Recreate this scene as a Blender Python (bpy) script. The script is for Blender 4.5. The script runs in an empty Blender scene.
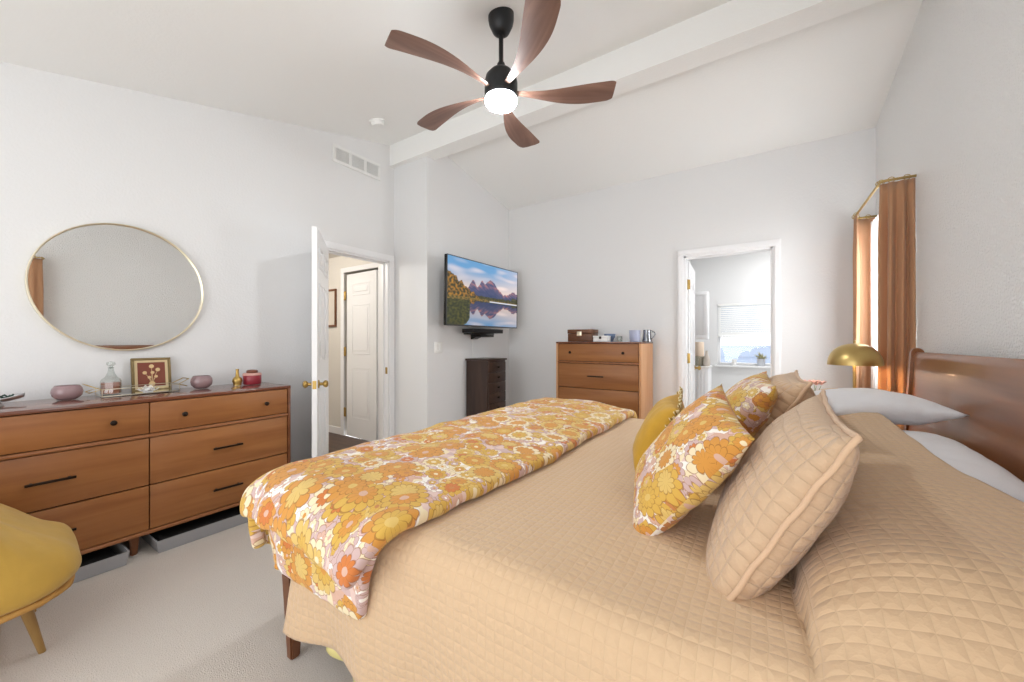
import bpy, bmesh, math, random
from mathutils import Vector, Matrix, noise
random.seed(7)
PI = math.pi
S = bpy.context.scene
COL = S.collection

# ------------------------------------------------------------------ camera, light, exposure
FPX, YAW, EYE = 382.0, math.radians(33.2), 1.18
cam_data = bpy.data.cameras.new('camera')
cam_data.sensor_width = 36.0
cam_data.lens = FPX / 1024 * 36.0
cam_data.clip_start = 0.02
cam = bpy.data.objects.new('camera', cam_data)
cam.location = (0, 0, EYE)
cam.rotation_euler = (PI / 2, 0, YAW)
COL.objects.link(cam)
S.camera = cam

W = bpy.data.worlds.new('sky')
S.world = W
W.use_nodes = True
W.node_tree.nodes['Background'].inputs[0].default_value = (0.95, 0.97, 1.0, 1)
W.node_tree.nodes['Background'].inputs[1].default_value = 2.2

def area(name, loc, direction, sx, sy, power, color=(1, 1, 1)):
    d = bpy.data.lights.new(name, 'AREA')
    d.shape = 'RECTANGLE'
    d.size, d.size_y, d.energy, d.color = sx, sy, power, color
    o = bpy.data.objects.new(name, d)
    o.location = loc
    o.rotation_euler = Vector(direction).to_track_quat('-Z', 'Y').to_euler()
    COL.objects.link(o)
    return o

area('fill_behind_viewer', (-1.3, -1.72, 1.0), (0, 1, 0.8), 3.0, 1.8, 30, (0.94, 0.975, 1.0))  # added fill from behind the viewer for even ambient light
area('daylight_bedside_window', (0.97, 0.27, 1.5), (-1, 0, 0), 0.8, 1.1, 9, (0.95, 0.98, 1.0))
area('daylight_lamp_window', (1.0, 3.66, 1.5), (-1, -0.3, 0.25), 0.6, 1.15, 42, (0.95, 0.98, 1.0))
FAN_EMIT = 150.0

S.view_settings.view_transform = 'Standard'
S.view_settings.look = 'None'
S.view_settings.gamma = 1.0
S.view_settings.exposure = 0.15
S.view_settings.use_curve_mapping = False
S.cycles.max_bounces = 10
S.cycles.diffuse_bounces = 6
S.cycles.sample_clamp_indirect = 6.0

# ------------------------------------------------------------------ helpers
def srgb(h, a=1.0):
    h = h.lstrip('#')
    out = []
    for i in (0, 2, 4):
        c = int(h[i:i + 2], 16) / 255
        out.append(c / 12.92 if c <= 0.04045 else ((c + 0.055) / 1.055) ** 2.4)
    return (*out, a)

def root_matrix(o):
    m = o.matrix_basis.copy()
    while o.parent:
        o = o.parent
        m = o.matrix_basis @ m
    return m

def tag(o, label=None, cat=None, group=None, kind=None):
    if label: o['label'] = label
    if cat: o['category'] = cat
    if group: o['group'] = group
    if kind: o['kind'] = kind
    return o

def thing(name, label, cat, loc=(0, 0, 0), rz=0, group=None, kind=None, mat=None):
    o = bpy.data.objects.new(name, None)
    o.empty_display_size = 0.05
    if mat is not None:
        o.matrix_basis = mat
    else:
        o.location = loc
        o.rotation_euler = (0, 0, rz)
    COL.objects.link(o)
    return tag(o, label, cat, group, kind)

def obj(name, bm, mat, parent=None, world=True, origin=None, smooth=40):
    """one mesh object; verts in world space unless world=False (then in the parent's space)"""
    me = bpy.data.meshes.new(name)
    if parent is not None and world:
        bm.transform(root_matrix(parent).inverted())
    if origin is not None:
        bm.transform(Matrix.Translation(-Vector(origin)))
    bm.normal_update()
    bm.to_mesh(me)
    bm.free()
    mats = mat if isinstance(mat, (list, tuple)) else [mat]
    for m in mats:
        me.materials.append(m)
    if smooth:
        me.shade_smooth()
        if smooth < 180:
            me.set_sharp_from_angle(angle=math.radians(smooth))
    o = bpy.data.objects.new(name, me)
    if origin is not None:
        o.location = origin
    COL.objects.link(o)
    if parent is not None:
        o.parent = parent
    return o

def NB():
    return bmesh.new()

def box(bm, x0, x1, y0, y1, z0, z1, bev=0.0, seg=2, M=None):
    b = bmesh.new()
    bmesh.ops.create_cube(b, size=1)
    for v in b.verts:
        v.co = Vector(((x0 + x1) / 2 + v.co.x * (x1 - x0), (y0 + y1) / 2 + v.co.y * (y1 - y0), (z0 + z1) / 2 + v.co.z * (z1 - z0)))
    if bev:
        bmesh.ops.bevel(b, geom=b.edges[:], offset=bev, segments=seg, affect='EDGES', profile=0.5)
    if M is not None:
        b.transform(M)
    merge(bm, b)
    return bm

def merge(bm, b):
    me = bpy.data.meshes.new('tmp')
    b.to_mesh(me)
    b.free()
    bm.from_mesh(me)
    bpy.data.meshes.remove(me)

def rings(bm, rs, cap0=True, cap1=True, closed_ring=True):
    """skin a list of point rings"""
    vs = [[bm.verts.new(p) for p in r] for r in rs]
    n = len(rs[0])
    for i in range(len(vs) - 1):
        for j in range(n if closed_ring else n - 1):
            k = (j + 1) % n
            bm.faces.new((vs[i][j], vs[i][k], vs[i + 1][k], vs[i + 1][j]))
    if cap0: bm.faces.new(list(reversed(vs[0])))
    if cap1: bm.faces.new(vs[-1])
    return bm

def lathe(bm, prof, c=(0, 0, 0), seg=32, M=None):
    b = bmesh.new()
    vs = []
    for r, z in prof:
        if r < 1e-5:
            vs.append([b.verts.new((0, 0, z))])
        else:
            vs.append([b.verts.new((r * math.cos(2 * PI * k / seg), r * math.sin(2 * PI * k / seg), z)) for k in range(seg)])
    for a, d in zip(vs, vs[1:]):
        for k in range(seg):
            q = (k + 1) % seg
            if len(a) == 1 and len(d) == 1: continue
            if len(a) == 1: b.faces.new((a[0], d[q], d[k]))
            elif len(d) == 1: b.faces.new((a[k], a[q], d[0]))
            else: b.faces.new((a[k], a[q], d[q], d[k]))
    bmesh.ops.recalc_face_normals(b, faces=b.faces[:])
    b.transform(Matrix.Translation(c) if M is None else M)
    merge(bm, b)
    return bm

def tube(bm, pts, r, seg=8, closed=False):
    pts = [Vector(p) for p in pts]
    n = len(pts)
    rad = r if isinstance(r, (list, tuple)) else [r] * n
    out = []
    ref = None
    for i, p in enumerate(pts):
        a = pts[(i - 1) % n] if (closed or i > 0) else p
        c = pts[(i + 1) % n] if (closed or i < n - 1) else p
        t = (c - a).normalized()
        if ref is None:
            ref = Vector((0, 0, 1)) if abs(t.z) < 0.9 else Vector((1, 0, 0))
        x = t.cross(ref).normalized()
        y = x.cross(t).normalized()
        ref = y
        out.append([p + (x * math.cos(2 * PI * k / seg) + y * math.sin(2 * PI * k / seg)) * rad[i] for k in range(seg)])
    if closed:
        out.append(out[0])
        vs = [[bm.verts.new(q) for q in rr] for rr in out[:-1]]
        for i in range(n):
            for k in range(seg):
                q = (k + 1) % seg
                bm.faces.new((vs[i][k], vs[i][q], vs[(i + 1) % n][q], vs[(i + 1) % n][k]))
    else:
        rings(bm, out)
    bmesh.ops.recalc_face_normals(bm, faces=bm.faces[:])
    return bm

def prism(bm, poly, axis, a, b, bev=0):
    """extrude 2-D polygon along axis from a to b. axis 'x': poly=(y,z); 'y': (x,z); 'z': (x,y)"""
    def P(q, t):
        return {'x': (t, q[0], q[1]), 'y': (q[0], t, q[1]), 'z': (q[0], q[1], t)}[axis]
    t = bmesh.new()
    rings(t, [[P(q, a) for q in poly], [P(q, b) for q in poly]])
    bmesh.ops.recalc_face_normals(t, faces=t.faces[:])
    if bev:
        bmesh.ops.bevel(t, geom=t.edges[:], offset=bev, segments=2, affect='EDGES')
    merge(bm, t)
    return bm

def sheet(bm, P, UV=None, flip=False):
    """grid of points P[i][j] -> faces with uv"""
    n, m = len(P), len(P[0])
    vs = [[bm.verts.new(P[i][j]) for j in range(m)] for i in range(n)]
    uvl = bm.loops.layers.uv.verify()
    for i in range(n - 1):
        for j in range(m - 1):
            ids = [(i, j), (i + 1, j), (i + 1, j + 1), (i, j + 1)]
            if flip: ids.reverse()
            f = bm.faces.new([vs[a][b] for a, b in ids])
            if UV:
                for l, (a, b) in zip(f.loops, ids):
                    l[uvl].uv = UV[a][b]
    return vs

def fbm(x, y, z=0.0, s=1.0, o=3):
    v, a, t = 0, 1, 0
    for k in range(o):
        v += a * noise.noise(Vector((x * s, y * s, z + 7.3 * k)))
        t += a
        a *= 0.5
        s *= 2
    return v / t

def smooth01(t):
    t = max(0.0, min(1.0, t))
    return t * t * (3 - 2 * t)

def dup(root, **kw):
    r = root.copy()
    COL.objects.link(r)
    def rec(src, dst):
        for ch in src.children:
            c = ch.copy()
            COL.objects.link(c)
            c.parent = dst
            rec(ch, c)
    rec(root, r)
    for k, v in kw.items():
        if k in ('label', 'group', 'category'): r[k] = v
        else: setattr(r, k, v)
    return r

# ------------------------------------------------------------------ materials
def new_mat(name):
    m = bpy.data.materials.new(name)
    m.use_nodes = True
    nt = m.node_tree
    return m, nt, nt.nodes['Principled BSDF']

def N(nt, t, **kw):
    n = nt.nodes.new(t)
    for k, v in kw.items():
        setattr(n, k, v)
    return n

def math_n(nt, op, a, b=None, clamp=False):
    n = N(nt, 'ShaderNodeMath', operation=op, use_clamp=clamp)
    for i, q in enumerate((a, b)):
        if q is None: continue
        if isinstance(q, (int, float)): n.inputs[i].default_value = q
        else: nt.links.new(q, n.inputs[i])
    return n.outputs[0]

def mix_c(nt, fac, a, b):
    n = N(nt, 'ShaderNodeMix', data_type='RGBA')
    for sock, q in ((n.inputs[0], fac), (n.inputs[6], a), (n.inputs[7], b)):
        if isinstance(q, (int, float, tuple)): sock.default_value = q
        else: nt.links.new(q, sock)
    return n.outputs[2]

def plain(name, col, rough=0.5, metal=0.0, spec=0.5, bump=0.0, bscale=60.0, var=0.0, sheen=0.0, trans=0.0, coat=0.0, bdist=0.004):
    m, nt, p = new_mat(name)
    c = srgb(col) if isinstance(col, str) else col
    p.inputs['Base Color'].default_value = c
    p.inputs['Roughness'].default_value = rough
    p.inputs['Metallic'].default_value = metal
    p.inputs['Specular IOR Level'].default_value = spec
    p.inputs['Sheen Weight'].default_value = sheen
    p.inputs['Transmission Weight'].default_value = trans
    p.inputs['Coat Weight'].default_value = coat
    if bump or var:
        tc = N(nt, 'ShaderNodeTexCoord')
        no = N(nt, 'ShaderNodeTexNoise')
        no.inputs['Scale'].default_value = bscale
        no.inputs['Detail'].default_value = 4
        nt.links.new(tc.outputs['Object'], no.inputs['Vector'])
        if bump:
            b = N(nt, 'ShaderNodeBump')
            b.inputs['Strength'].default_value = bump
            b.inputs['Distance'].default_value = bdist
            nt.links.new(no.outputs[0], b.inputs['Height'])
            nt.links.new(b.outputs[0], p.inputs['Normal'])
        if var:
            d = tuple(x * (1 - var) for x in c[:3]) + (1,)
            nt.links.new(mix_c(nt, no.outputs[0], d, c), p.inputs['Base Color'])
    return m

def wood(name, c1, c2, axis='y', scale=1.0, rough=0.42, coat=0.0, spec=0.4):
    m, nt, p = new_mat(name)
    tc = N(nt, 'ShaderNodeTexCoord')
    mp = N(nt, 'ShaderNodeMapping')
    sc = {'x': (1.2, 14, 14), 'y': (14, 1.2, 14), 'z': (14, 14, 1.2)}[axis]
    mp.inputs['Scale'].default_value = [s * scale for s in sc]
    nt.links.new(tc.outputs['Object'], mp.inputs['Vector'])
    no = N(nt, 'ShaderNodeTexNoise')
    no.inputs['Scale'].default_value = 1.0
    no.inputs['Detail'].default_value = 6
    no.inputs['Distortion'].default_value = 0.6
    nt.links.new(mp.outputs[0], no.inputs['Vector'])
    n2 = N(nt, 'ShaderNodeTexNoise')
    n2.inputs['Scale'].default_value = 5.0
    n2.inputs['Detail'].default_value = 3
    nt.links.new(mp.outputs[0], n2.inputs['Vector'])
    r = N(nt, 'ShaderNodeMapRange')
    r.inputs[1].default_value, r.inputs[2].default_value = 0.32, 0.68
    nt.links.new(no.outputs[0], r.inputs[0])
    f = math_n(nt, 'ADD', math_n(nt, 'MULTIPLY', r.outputs[0], 0.8), math_n(nt, 'MULTIPLY', n2.outputs[0], 0.3), True)
    nt.links.new(mix_c(nt, f, srgb(c1), srgb(c2)), p.inputs['Base Color'])
    p.inputs['Roughness'].default_value = rough
    p.inputs['Coat Weight'].default_value = coat
    p.inputs['Specular IOR Level'].default_value = spec
    return m

def quilt(name, c, cell=0.04, rough=0.85, strength=0.55):
    m, nt, p = new_mat(name)
    uv = N(nt, 'ShaderNodeUVMap')
    sx = N(nt, 'ShaderNodeSeparateXYZ')
    nt.links.new(uv.outputs[0], sx.inputs[0])
    wob = N(nt, 'ShaderNodeTexNoise')
    wob.inputs['Scale'].default_value = 9
    nt.links.new(uv.outputs[0], wob.inputs['Vector'])
    w = math_n(nt, 'MULTIPLY', math_n(nt, 'SUBTRACT', wob.outputs[0], 0.5), 0.35)
    ds = []
    for k in range(2):
        q = math_n(nt, 'ADD', math_n(nt, 'MULTIPLY', sx.outputs[k], 1 / cell), w)
        ds.append(math_n(nt, 'PINGPONG', q, 0.5))
    d = math_n(nt, 'MINIMUM', ds[0], ds[1])
    h = math_n(nt, 'POWER', math_n(nt, 'MULTIPLY', d, 2.9, True), 0.5)
    fine = N(nt, 'ShaderNodeTexNoise')
    fine.inputs['Scale'].default_value = 120
    fine.inputs['Detail'].default_value = 3
    nt.links.new(uv.outputs[0], fine.inputs['Vector'])
    hh = math_n(nt, 'ADD', h, math_n(nt, 'MULTIPLY', fine.outputs[0], 0.35))
    b = N(nt, 'ShaderNodeBump')
    b.inputs['Strength'].default_value = strength
    b.inputs['Distance'].default_value = 0.012
    nt.links.new(hh, b.inputs['Height'])
    nt.links.new(b.outputs[0], p.inputs['Normal'])
    cc = srgb(c)
    # stitched lines: a little darker than the cloth
    line = math_n(nt, 'LESS_THAN', d, 0.03)
    nt.links.new(mix_c(nt, math_n(nt, 'MULTIPLY', line, 0.12), cc, tuple(x * 0.75 for x in cc[:3]) + (1,)), p.inputs['Base Color'])
    p.inputs['Roughness'].default_value = rough
    p.inputs['Sheen Weight'].default_value = 0.25
    p.inputs['Specular IOR Level'].default_value = 0.2
    return m

def ramp_const(nt, fac, cols):
    r = N(nt, 'ShaderNodeValToRGB')
    r.color_ramp.interpolation = 'CONSTANT'
    e = r.color_ramp.elements
    n = len(cols)
    while len(e) < n: e.new(0.5)
    for i, c in enumerate(cols):
        e[i].position = i / n
    for i, c in enumerate(cols):
        e[i].color = srgb(c)
    nt.links.new(fac, r.inputs[0])
    return r.outputs[0]

def floral_layer(nt, uv, prev, scale, off, pal, pal2, pal3, thresh, petals, R=0.5):
    mp = N(nt, 'ShaderNodeMapping')
    mp.inputs['Location'].default_value = (off, off * 0.7, 0)
    nt.links.new(uv, mp.inputs['Vector'])
    vo = N(nt, 'ShaderNodeTexVoronoi', voronoi_dimensions='2D', feature='F1')
    vo.inputs['Scale'].default_value = scale
    vo.inputs['Randomness'].default_value = 0.75
    nt.links.new(mp.outputs[0], vo.inputs['Vector'])
    sub = N(nt, 'ShaderNodeVectorMath', operation='SUBTRACT')
    nt.links.new(mp.outputs[0], sub.inputs[0])
    nt.links.new(vo.outputs['Position'], sub.inputs[1])
    s2 = N(nt, 'ShaderNodeSeparateXYZ')
    nt.links.new(sub.outputs[0], s2.inputs[0])
    rc = N(nt, 'ShaderNodeSeparateColor')
    nt.links.new(vo.outputs['Color'], rc.inputs[0])
    r = math_n(nt, 'MULTIPLY', math_n(nt, 'SQRT', math_n(nt, 'ADD', math_n(nt, 'MULTIPLY', s2.outputs[0], s2.outputs[0]), math_n(nt, 'MULTIPLY', s2.outputs[1], s2.outputs[1]))), scale)
    th = math_n(nt, 'ADD', math_n(nt, 'ARCTAN2', s2.outputs[1], s2.outputs[0]), math_n(nt, 'MULTIPLY', rc.outputs[0], 6.28))
    pet = math_n(nt, 'ABSOLUTE', math_n(nt, 'COSINE', math_n(nt, 'MULTIPLY', th, petals / 2)))
    pr = math_n(nt, 'POWER', pet, 0.5)
    edge = math_n(nt, 'MULTIPLY', math_n(nt, 'ADD', math_n(nt, 'MULTIPLY', pr, 0.28), 0.72), R)
    pet2 = math_n(nt, 'ABSOLUTE', math_n(nt, 'SINE', math_n(nt, 'MULTIPLY', th, petals / 2)))
    edge2 = math_n(nt, 'MULTIPLY', math_n(nt, 'ADD', math_n(nt, 'MULTIPLY', math_n(nt, 'POWER', pet2, 0.5), 0.22), 0.40), R)
    present = math_n(nt, 'GREATER_THAN', rc.outputs[2], thresh)
    m1 = math_n(nt, 'MULTIPLY', math_n(nt, 'LESS_THAN', r, edge), present)
    m2 = math_n(nt, 'MULTIPLY', math_n(nt, 'LESS_THAN', r, edge2), present)
    m3 = math_n(nt, 'MULTIPLY', math_n(nt, 'LESS_THAN', r, 0.19 * R), present)
    c1 = ramp_const(nt, rc.outputs[0], pal)
    c2 = ramp_const(nt, rc.outputs[1], pal2)
    c3 = ramp_const(nt, rc.outputs[0], pal3)
    out = mix_c(nt, m1, prev, c1)
    out = mix_c(nt, m2, out, c2)
    out = mix_c(nt, m3, out, c3)
    ink = srgb('#8a5a30')
    def ln(e, w):
        return math_n(nt, 'LESS_THAN', math_n(nt, 'ABSOLUTE', math_n(nt, 'SUBTRACT', r, e)), w)
    l = math_n(nt, 'MAXIMUM', ln(edge, 0.016), ln(edge2, 0.016))
    sep1 = math_n(nt, 'MULTIPLY', math_n(nt, 'LESS_THAN', pet, 0.09), math_n(nt, 'GREATER_THAN', r, edge2))
    sep2 = math_n(nt, 'MULTIPLY', math_n(nt, 'LESS_THAN', pet2, 0.1), math_n(nt, 'MULTIPLY', math_n(nt, 'LESS_THAN', r, edge2), math_n(nt, 'GREATER_THAN', r, 0.19 * R)))
    l = math_n(nt, 'MAXIMUM', l, math_n(nt, 'MAXIMUM', sep1, sep2))
    inside = math_n(nt, 'MULTIPLY', math_n(nt, 'LESS_THAN', r, math_n(nt, 'ADD', edge, 0.016)), present)
    return mix_c(nt, math_n(nt, 'MULTIPLY', math_n(nt, 'MULTIPLY', l, inside), 0.6), out, ink)

def floral(name, k=1.0):
    m, nt, p = new_mat(name)
    uvn = N(nt, 'ShaderNodeUVMap')
    wob = N(nt, 'ShaderNodeTexNoise')
    wob.inputs['Scale'].default_value = 30
    nt.links.new(uvn.outputs[0], wob.inputs['Vector'])
    vm = N(nt, 'ShaderNodeVectorMath', operation='MULTIPLY_ADD')
    nt.links.new(wob.outputs['Color'], vm.inputs[0])
    vm.inputs[1].default_value = (0.012, 0.012, 0)
    nt.links.new(uvn.outputs[0], vm.inputs[2])
    uv = vm.outputs[0]
    or_, mu, cr, li, pk, wh, ru, ye = '#cc9044', '#cda54e', '#e3d3b0', '#c6aaa6', '#cda794', '#ece6de', '#bd7f4a', '#d3b369'
    vo = N(nt, 'ShaderNodeTexVoronoi', voronoi_dimensions='2D')
    vo.inputs['Scale'].default_value = 36 * k
    nt.links.new(uv, vo.inputs['Vector'])
    rc = N(nt, 'ShaderNodeSeparateColor')
    nt.links.new(vo.outputs['Color'], rc.inputs[0])
    base = ramp_const(nt, rc.outputs[0], [li, wh, cr, li, '#d8bdb4', pk])
    c = floral_layer(nt, uv, base, 21 * k, 3.1, [li, cr, '#d5b1ab', wh, mu, li], [or_, mu, pk, cr, li], [pk, or_, wh], 0.15, 6, 0.50)
    c = floral_layer(nt, uv, c, 13 * k, 9.7, [or_, li, mu, cr, ye, ru, mu], [mu, or_, ye, '#c7773f'], [pk, cr, ru], 0.30, 9, 0.52)
    c = floral_layer(nt, uv, c, 8.2 * k, 5.3, [mu, or_, cr, ye, or_, mu], [or_, ye, mu, or_], [pk, or_, ye], 0.26, 11, 0.52)
    nt.links.new(c, p.inputs['Base Color'])
    no = N(nt, 'ShaderNodeTexNoise')
    no.inputs['Scale'].default_value = 14
    no.inputs['Detail'].default_value = 4
    nt.links.new(uvn.outputs[0], no.inputs['Vector'])
    b = N(nt, 'ShaderNodeBump')
    b.inputs['Strength'].default_value = 0.35
    b.inputs['Distance'].default_value = 0.03
    nt.links.new(no.outputs[0], b.inputs['Height'])
    nt.links.new(b.outputs[0], p.inputs['Normal'])
    p.inputs['Roughness'].default_value = 0.85
    p.inputs['Sheen Weight'].default_value = 0.15
    p.inputs['Specular IOR Level'].default_value = 0.2
    return m

def emit(name, col, s):
    m, nt, p = new_mat(name)
    c = srgb(col)
    p.inputs['Base Color'].default_value = c
    p.inputs['Emission Color'].default_value = c
    p.inputs['Emission Strength'].default_value = s
    return m

def thin_glass(name, col='#ffffff', gloss=0.12, rough=0.02):
    m = bpy.data.materials.new(name)
    m.use_nodes = True
    nt = m.node_tree
    nt.nodes.remove(nt.nodes['Principled BSDF'])
    t = N(nt, 'ShaderNodeBsdfTransparent')
    t.inputs[0].default_value = srgb(col)
    g = N(nt, 'ShaderNodeBsdfGlossy')
    g.inputs['Roughness'].default_value = rough
    mx = N(nt, 'ShaderNodeMixShader')
    lw = N(nt, 'ShaderNodeLayerWeight')
    lw.inputs[0].default_value = 0.25
    f = math_n(nt, 'ADD', math_n(nt, 'MULTIPLY', lw.outputs['Facing'], 0.35), gloss * 0.4)
    nt.links.new(f, mx.inputs[0])
    nt.links.new(t.outputs[0], mx.inputs[1])
    nt.links.new(g.outputs[0], mx.inputs[2])
    nt.links.new(mx.outputs[0], nt.nodes['Material Output'].inputs[0])
    return m

def cloth_sheer(name, col, opaque=0.6):
    m = bpy.data.materials.new(name)
    m.use_nodes = True
    nt = m.node_tree
    nt.nodes.remove(nt.nodes['Principled BSDF'])
    d = N(nt, 'ShaderNodeBsdfDiffuse'); d.inputs[0].default_value = srgb(col)
    t = N(nt, 'ShaderNodeBsdfTranslucent'); t.inputs[0].default_value = srgb(col)
    tr = N(nt, 'ShaderNodeBsdfTransparent')
    a = N(nt, 'ShaderNodeMixShader'); a.inputs[0].default_value = 0.5
    b = N(nt, 'ShaderNodeMixShader'); b.inputs[0].default_value = opaque
    nt.links.new(d.outputs[0], a.inputs[1]); nt.links.new(t.outputs[0], a.inputs[2])
    nt.links.new(tr.outputs[0], b.inputs[1]); nt.links.new(a.outputs[0], b.inputs[2])
    nt.links.new(b.outputs[0], nt.nodes['Material Output'].inputs[0])
    return m

def curtain_mat(name, col):
    m, nt, p = new_mat(name)
    p.inputs['Base Color'].default_value = srgb(col)
    p.inputs['Roughness'].default_value = 0.8
    p.inputs['Sheen Weight'].default_value = 0.3
    p.inputs['Specular IOR Level'].default_value = 0.2
    t = N(nt, 'ShaderNodeBsdfTranslucent'); t.inputs[0].default_value = srgb(col)
    mx = N(nt, 'ShaderNodeMixShader'); mx.inputs[0].default_value = 0.25
    nt.links.new(p.outputs[0], mx.inputs[1]); nt.links.new(t.outputs[0], mx.inputs[2])
    nt.links.new(mx.outputs[0], nt.nodes['Material Output'].inputs[0])
    return m

def carpet_mat():
    m, nt, p = new_mat('carpet')
    tc = N(nt, 'ShaderNodeTexCoord')
    n1 = N(nt, 'ShaderNodeTexNoise'); n1.inputs['Scale'].default_value = 240; n1.inputs['Detail'].default_value = 3
    n2 = N(nt, 'ShaderNodeTexNoise'); n2.inputs['Scale'].default_value = 5; n2.inputs['Detail'].default_value = 4
    for n in (n1, n2): nt.links.new(tc.outputs['Object'], n.inputs['Vector'])
    a = mix_c(nt, n1.outputs[0], srgb('#b9b0a7'), srgb('#e4ddd5'))
    c = mix_c(nt, math_n(nt, 'MULTIPLY', n2.outputs[0], 0.35), a, srgb('#c4bbb2'))
    nt.links.new(c, p.inputs['Base Color'])
    b = N(nt, 'ShaderNodeBump'); b.inputs['Strength'].default_value = 0.55; b.inputs['Distance'].default_value = 0.008
    nt.links.new(math_n(nt, 'ADD', n1.outputs[0], math_n(nt, 'MULTIPLY', n2.outputs[0], 0.8)), b.inputs['Height'])
    nt.links.new(b.outputs[0], p.inputs['Normal'])
    p.inputs['Roughness'].default_value = 0.95
    p.inputs['Specular IOR Level'].default_value = 0.1
    return m

def wall_mat(name, col, strength, scale, rough=0.6, dist=0.006):
    m, nt, p = new_mat(name)
    tc = N(nt, 'ShaderNodeTexCoord')
    n1 = N(nt, 'ShaderNodeTexNoise'); n1.inputs['Scale'].default_value = scale; n1.inputs['Detail'].default_value = 3
    nt.links.new(tc.outputs['Object'], n1.inputs['Vector'])
    r = N(nt, 'ShaderNodeMapRange'); r.inputs[1].default_value = 0.42; r.inputs[2].default_value = 0.6
    nt.links.new(n1.outputs[0], r.inputs[0])
    b = N(nt, 'ShaderNodeBump'); b.inputs['Strength'].default_value = strength; b.inputs['Distance'].default_value = dist
    nt.links.new(r.outputs[0], b.inputs['Height'])
    nt.links.new(b.outputs[0], p.inputs['Normal'])
    p.inputs['Base Color'].default_value = srgb(col)
    p.inputs['Roughness'].default_value = rough
    p.inputs['Specular IOR Level'].default_value = 0.3
    return m

M = {}
M['wall'] = wall_mat('wall_paint', '#e2e2e2', 0.10, 70)
M['wall_r'] = wall_mat('wall_paint_knockdown', '#f1f1f0', 1.0, 95, 0.36, 0.004)
M['ceil'] = wall_mat('ceiling_paint', '#efefed', 0.08, 70, 0.8)
M['trim'] = plain('trim_paint', '#eeeeef', 0.35)
M['door'] = plain('door_paint', '#f0f0f1', 0.35)
M['hallwall'] = plain('hall_paint', '#dcd7cf', 0.7)
M['carpet'] = carpet_mat()
M['darkfloor'] = wood('hall_floorboards', '#3a2820', '#5b4334', 'x', 1.0, 0.4)
M['bathtile'] = plain('bath_floor', '#d8d6d2', 0.4)
M['wood'] = wood('walnut_front', '#85512a', '#a36c3d', 'y', 1.0, 0.4)
M['woodx'] = wood('walnut_front_far', '#85522b', '#a06b3d', 'x', 1.0, 0.4)
M['wood_side_lit'] = wood('walnut_side_lit', '#b98253', '#d0a076', 'z', 1.0, 0.4)  # paler walnut: light falling on the chest's sides is in the colour
M['wood_dark'] = wood('walnut_edge', '#5a321c', '#7a4a2c', 'y', 1.0, 0.36)
M['wood_rail'] = wood('walnut_rail', '#80502f', '#a06a44', 'y', 1.0, 0.36)
M['wood_top'] = wood('walnut_top', '#5c3322', '#7a4630', 'y', 1.0, 0.22, 0.5)
M['wood_bed'] = wood('walnut_bed', '#6c3f20', '#905a32', 'y', 0.8, 0.3, 0.2)
M['leg'] = wood('walnut_leg', '#5a351f', '#74482c', 'z', 1.0, 0.4)
M['blackmetal'] = plain('black_metal', '#1c1b1b', 0.4, 0.6)
M['bronze'] = plain('dark_bronze', '#2e241d', 0.35, 0.8)
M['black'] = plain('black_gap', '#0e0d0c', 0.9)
M['brass'] = plain('brass', '#b99a5a', 0.28, 1.0)
M['oldbrass'] = plain('brushed_brass', '#c2a76c', 0.34, 1.0)
M['gold'] = plain('gold_frame', '#e6dcc4', 0.3, 1.0)
M['mirror'] = plain('mirror_glass', '#f2f3f2', 0.01, 1.0)
M['fanblack'] = plain('fan_black', '#17181a', 0.45, 0.2)
M['blade'] = wood('fan_blade', '#5c4136', '#8c6c5e', 'x', 1.0, 0.4, 0.15)
M['globe'] = emit('fan_globe', '#f4faff', FAN_EMIT)
M['quilt'] = quilt('quilted_coverlet', '#ccae8c', 0.026, 0.85, 0.3)
M['quiltsham'] = quilt('quilted_sham', '#cbad8e', 0.036, 0.85, 0.52)
M['piping'] = plain('peach_piping', '#cfae8e', 0.85, sheen=0.2, bump=0.3, bscale=90)
M['floral'] = floral('floral_print', 0.92)
M['floralp'] = floral('floral_pillow_print', 1.25)
M['white_linen'] = plain('white_linen', '#e3e3e6', 0.85, bump=0.35, bscale=16, sheen=0.2, bdist=0.02)
M['yellow_sheet'] = plain('yellow_sheet', '#e8dc94', 0.85, bump=0.3, bscale=20)
M['velvet'] = plain('mustard_velvet', '#c99a22', 0.7, sheen=0.12, var=0.35, bscale=18, bump=0.3, bdist=0.01)
M['chairfab'] = plain('yellow_chair_fabric', '#c9a144', 0.8, sheen=0.15, var=0.18, bscale=9, bump=0.35, bdist=0.02)
M['chairshell'] = plain('tan_piping', '#ba8c48', 0.7)
M['chairleg'] = wood('oak_leg', '#8a6a3c', '#a8854e', 'z', 1.0, 0.4)
M['curtain'] = curtain_mat('terracotta_curtain', '#bf9370')
M['sheer'] = cloth_sheer('white_sheer', '#fafafa', 0.6)
M['grayfab'] = plain('grey_felt', '#9a9a9c', 0.9, bump=0.2, bscale=150)
M['pinkglass'] = plain('mauve_glass', '#cdb0b2', 0.12, spec=0.6, trans=0.6, bump=0.4, bscale=70, bdist=0.004)
M['glass'] = thin_glass('window_glass')
M['clear'] = thin_glass('clear_glass', '#eef2f0', 0.3)
M['espresso'] = wood('espresso', '#2f211b', '#46332a', 'z', 1.0, 0.35)
M['white'] = plain('white_ceramic', '#efeeec', 0.3)
M['plastic'] = plain('white_plastic', '#ededea', 0.4)
M['ventw'] = plain('vent_white', '#e6e6e4', 0.5)
M['ventd'] = plain('vent_dark', '#5e5e5d', 0.7)

# ------------------------------------------------------------------ the room
XL, XT, XR = -3.33, -2.83, 0.78
YB, YJ, YF = -1.6, 2.76, 4.25
def zc(y):
    return 2.588 + 0.2525 * y if y < 2.79 else 2.932 + 0.20 * (4.25 - y)
T = 0.12

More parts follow.
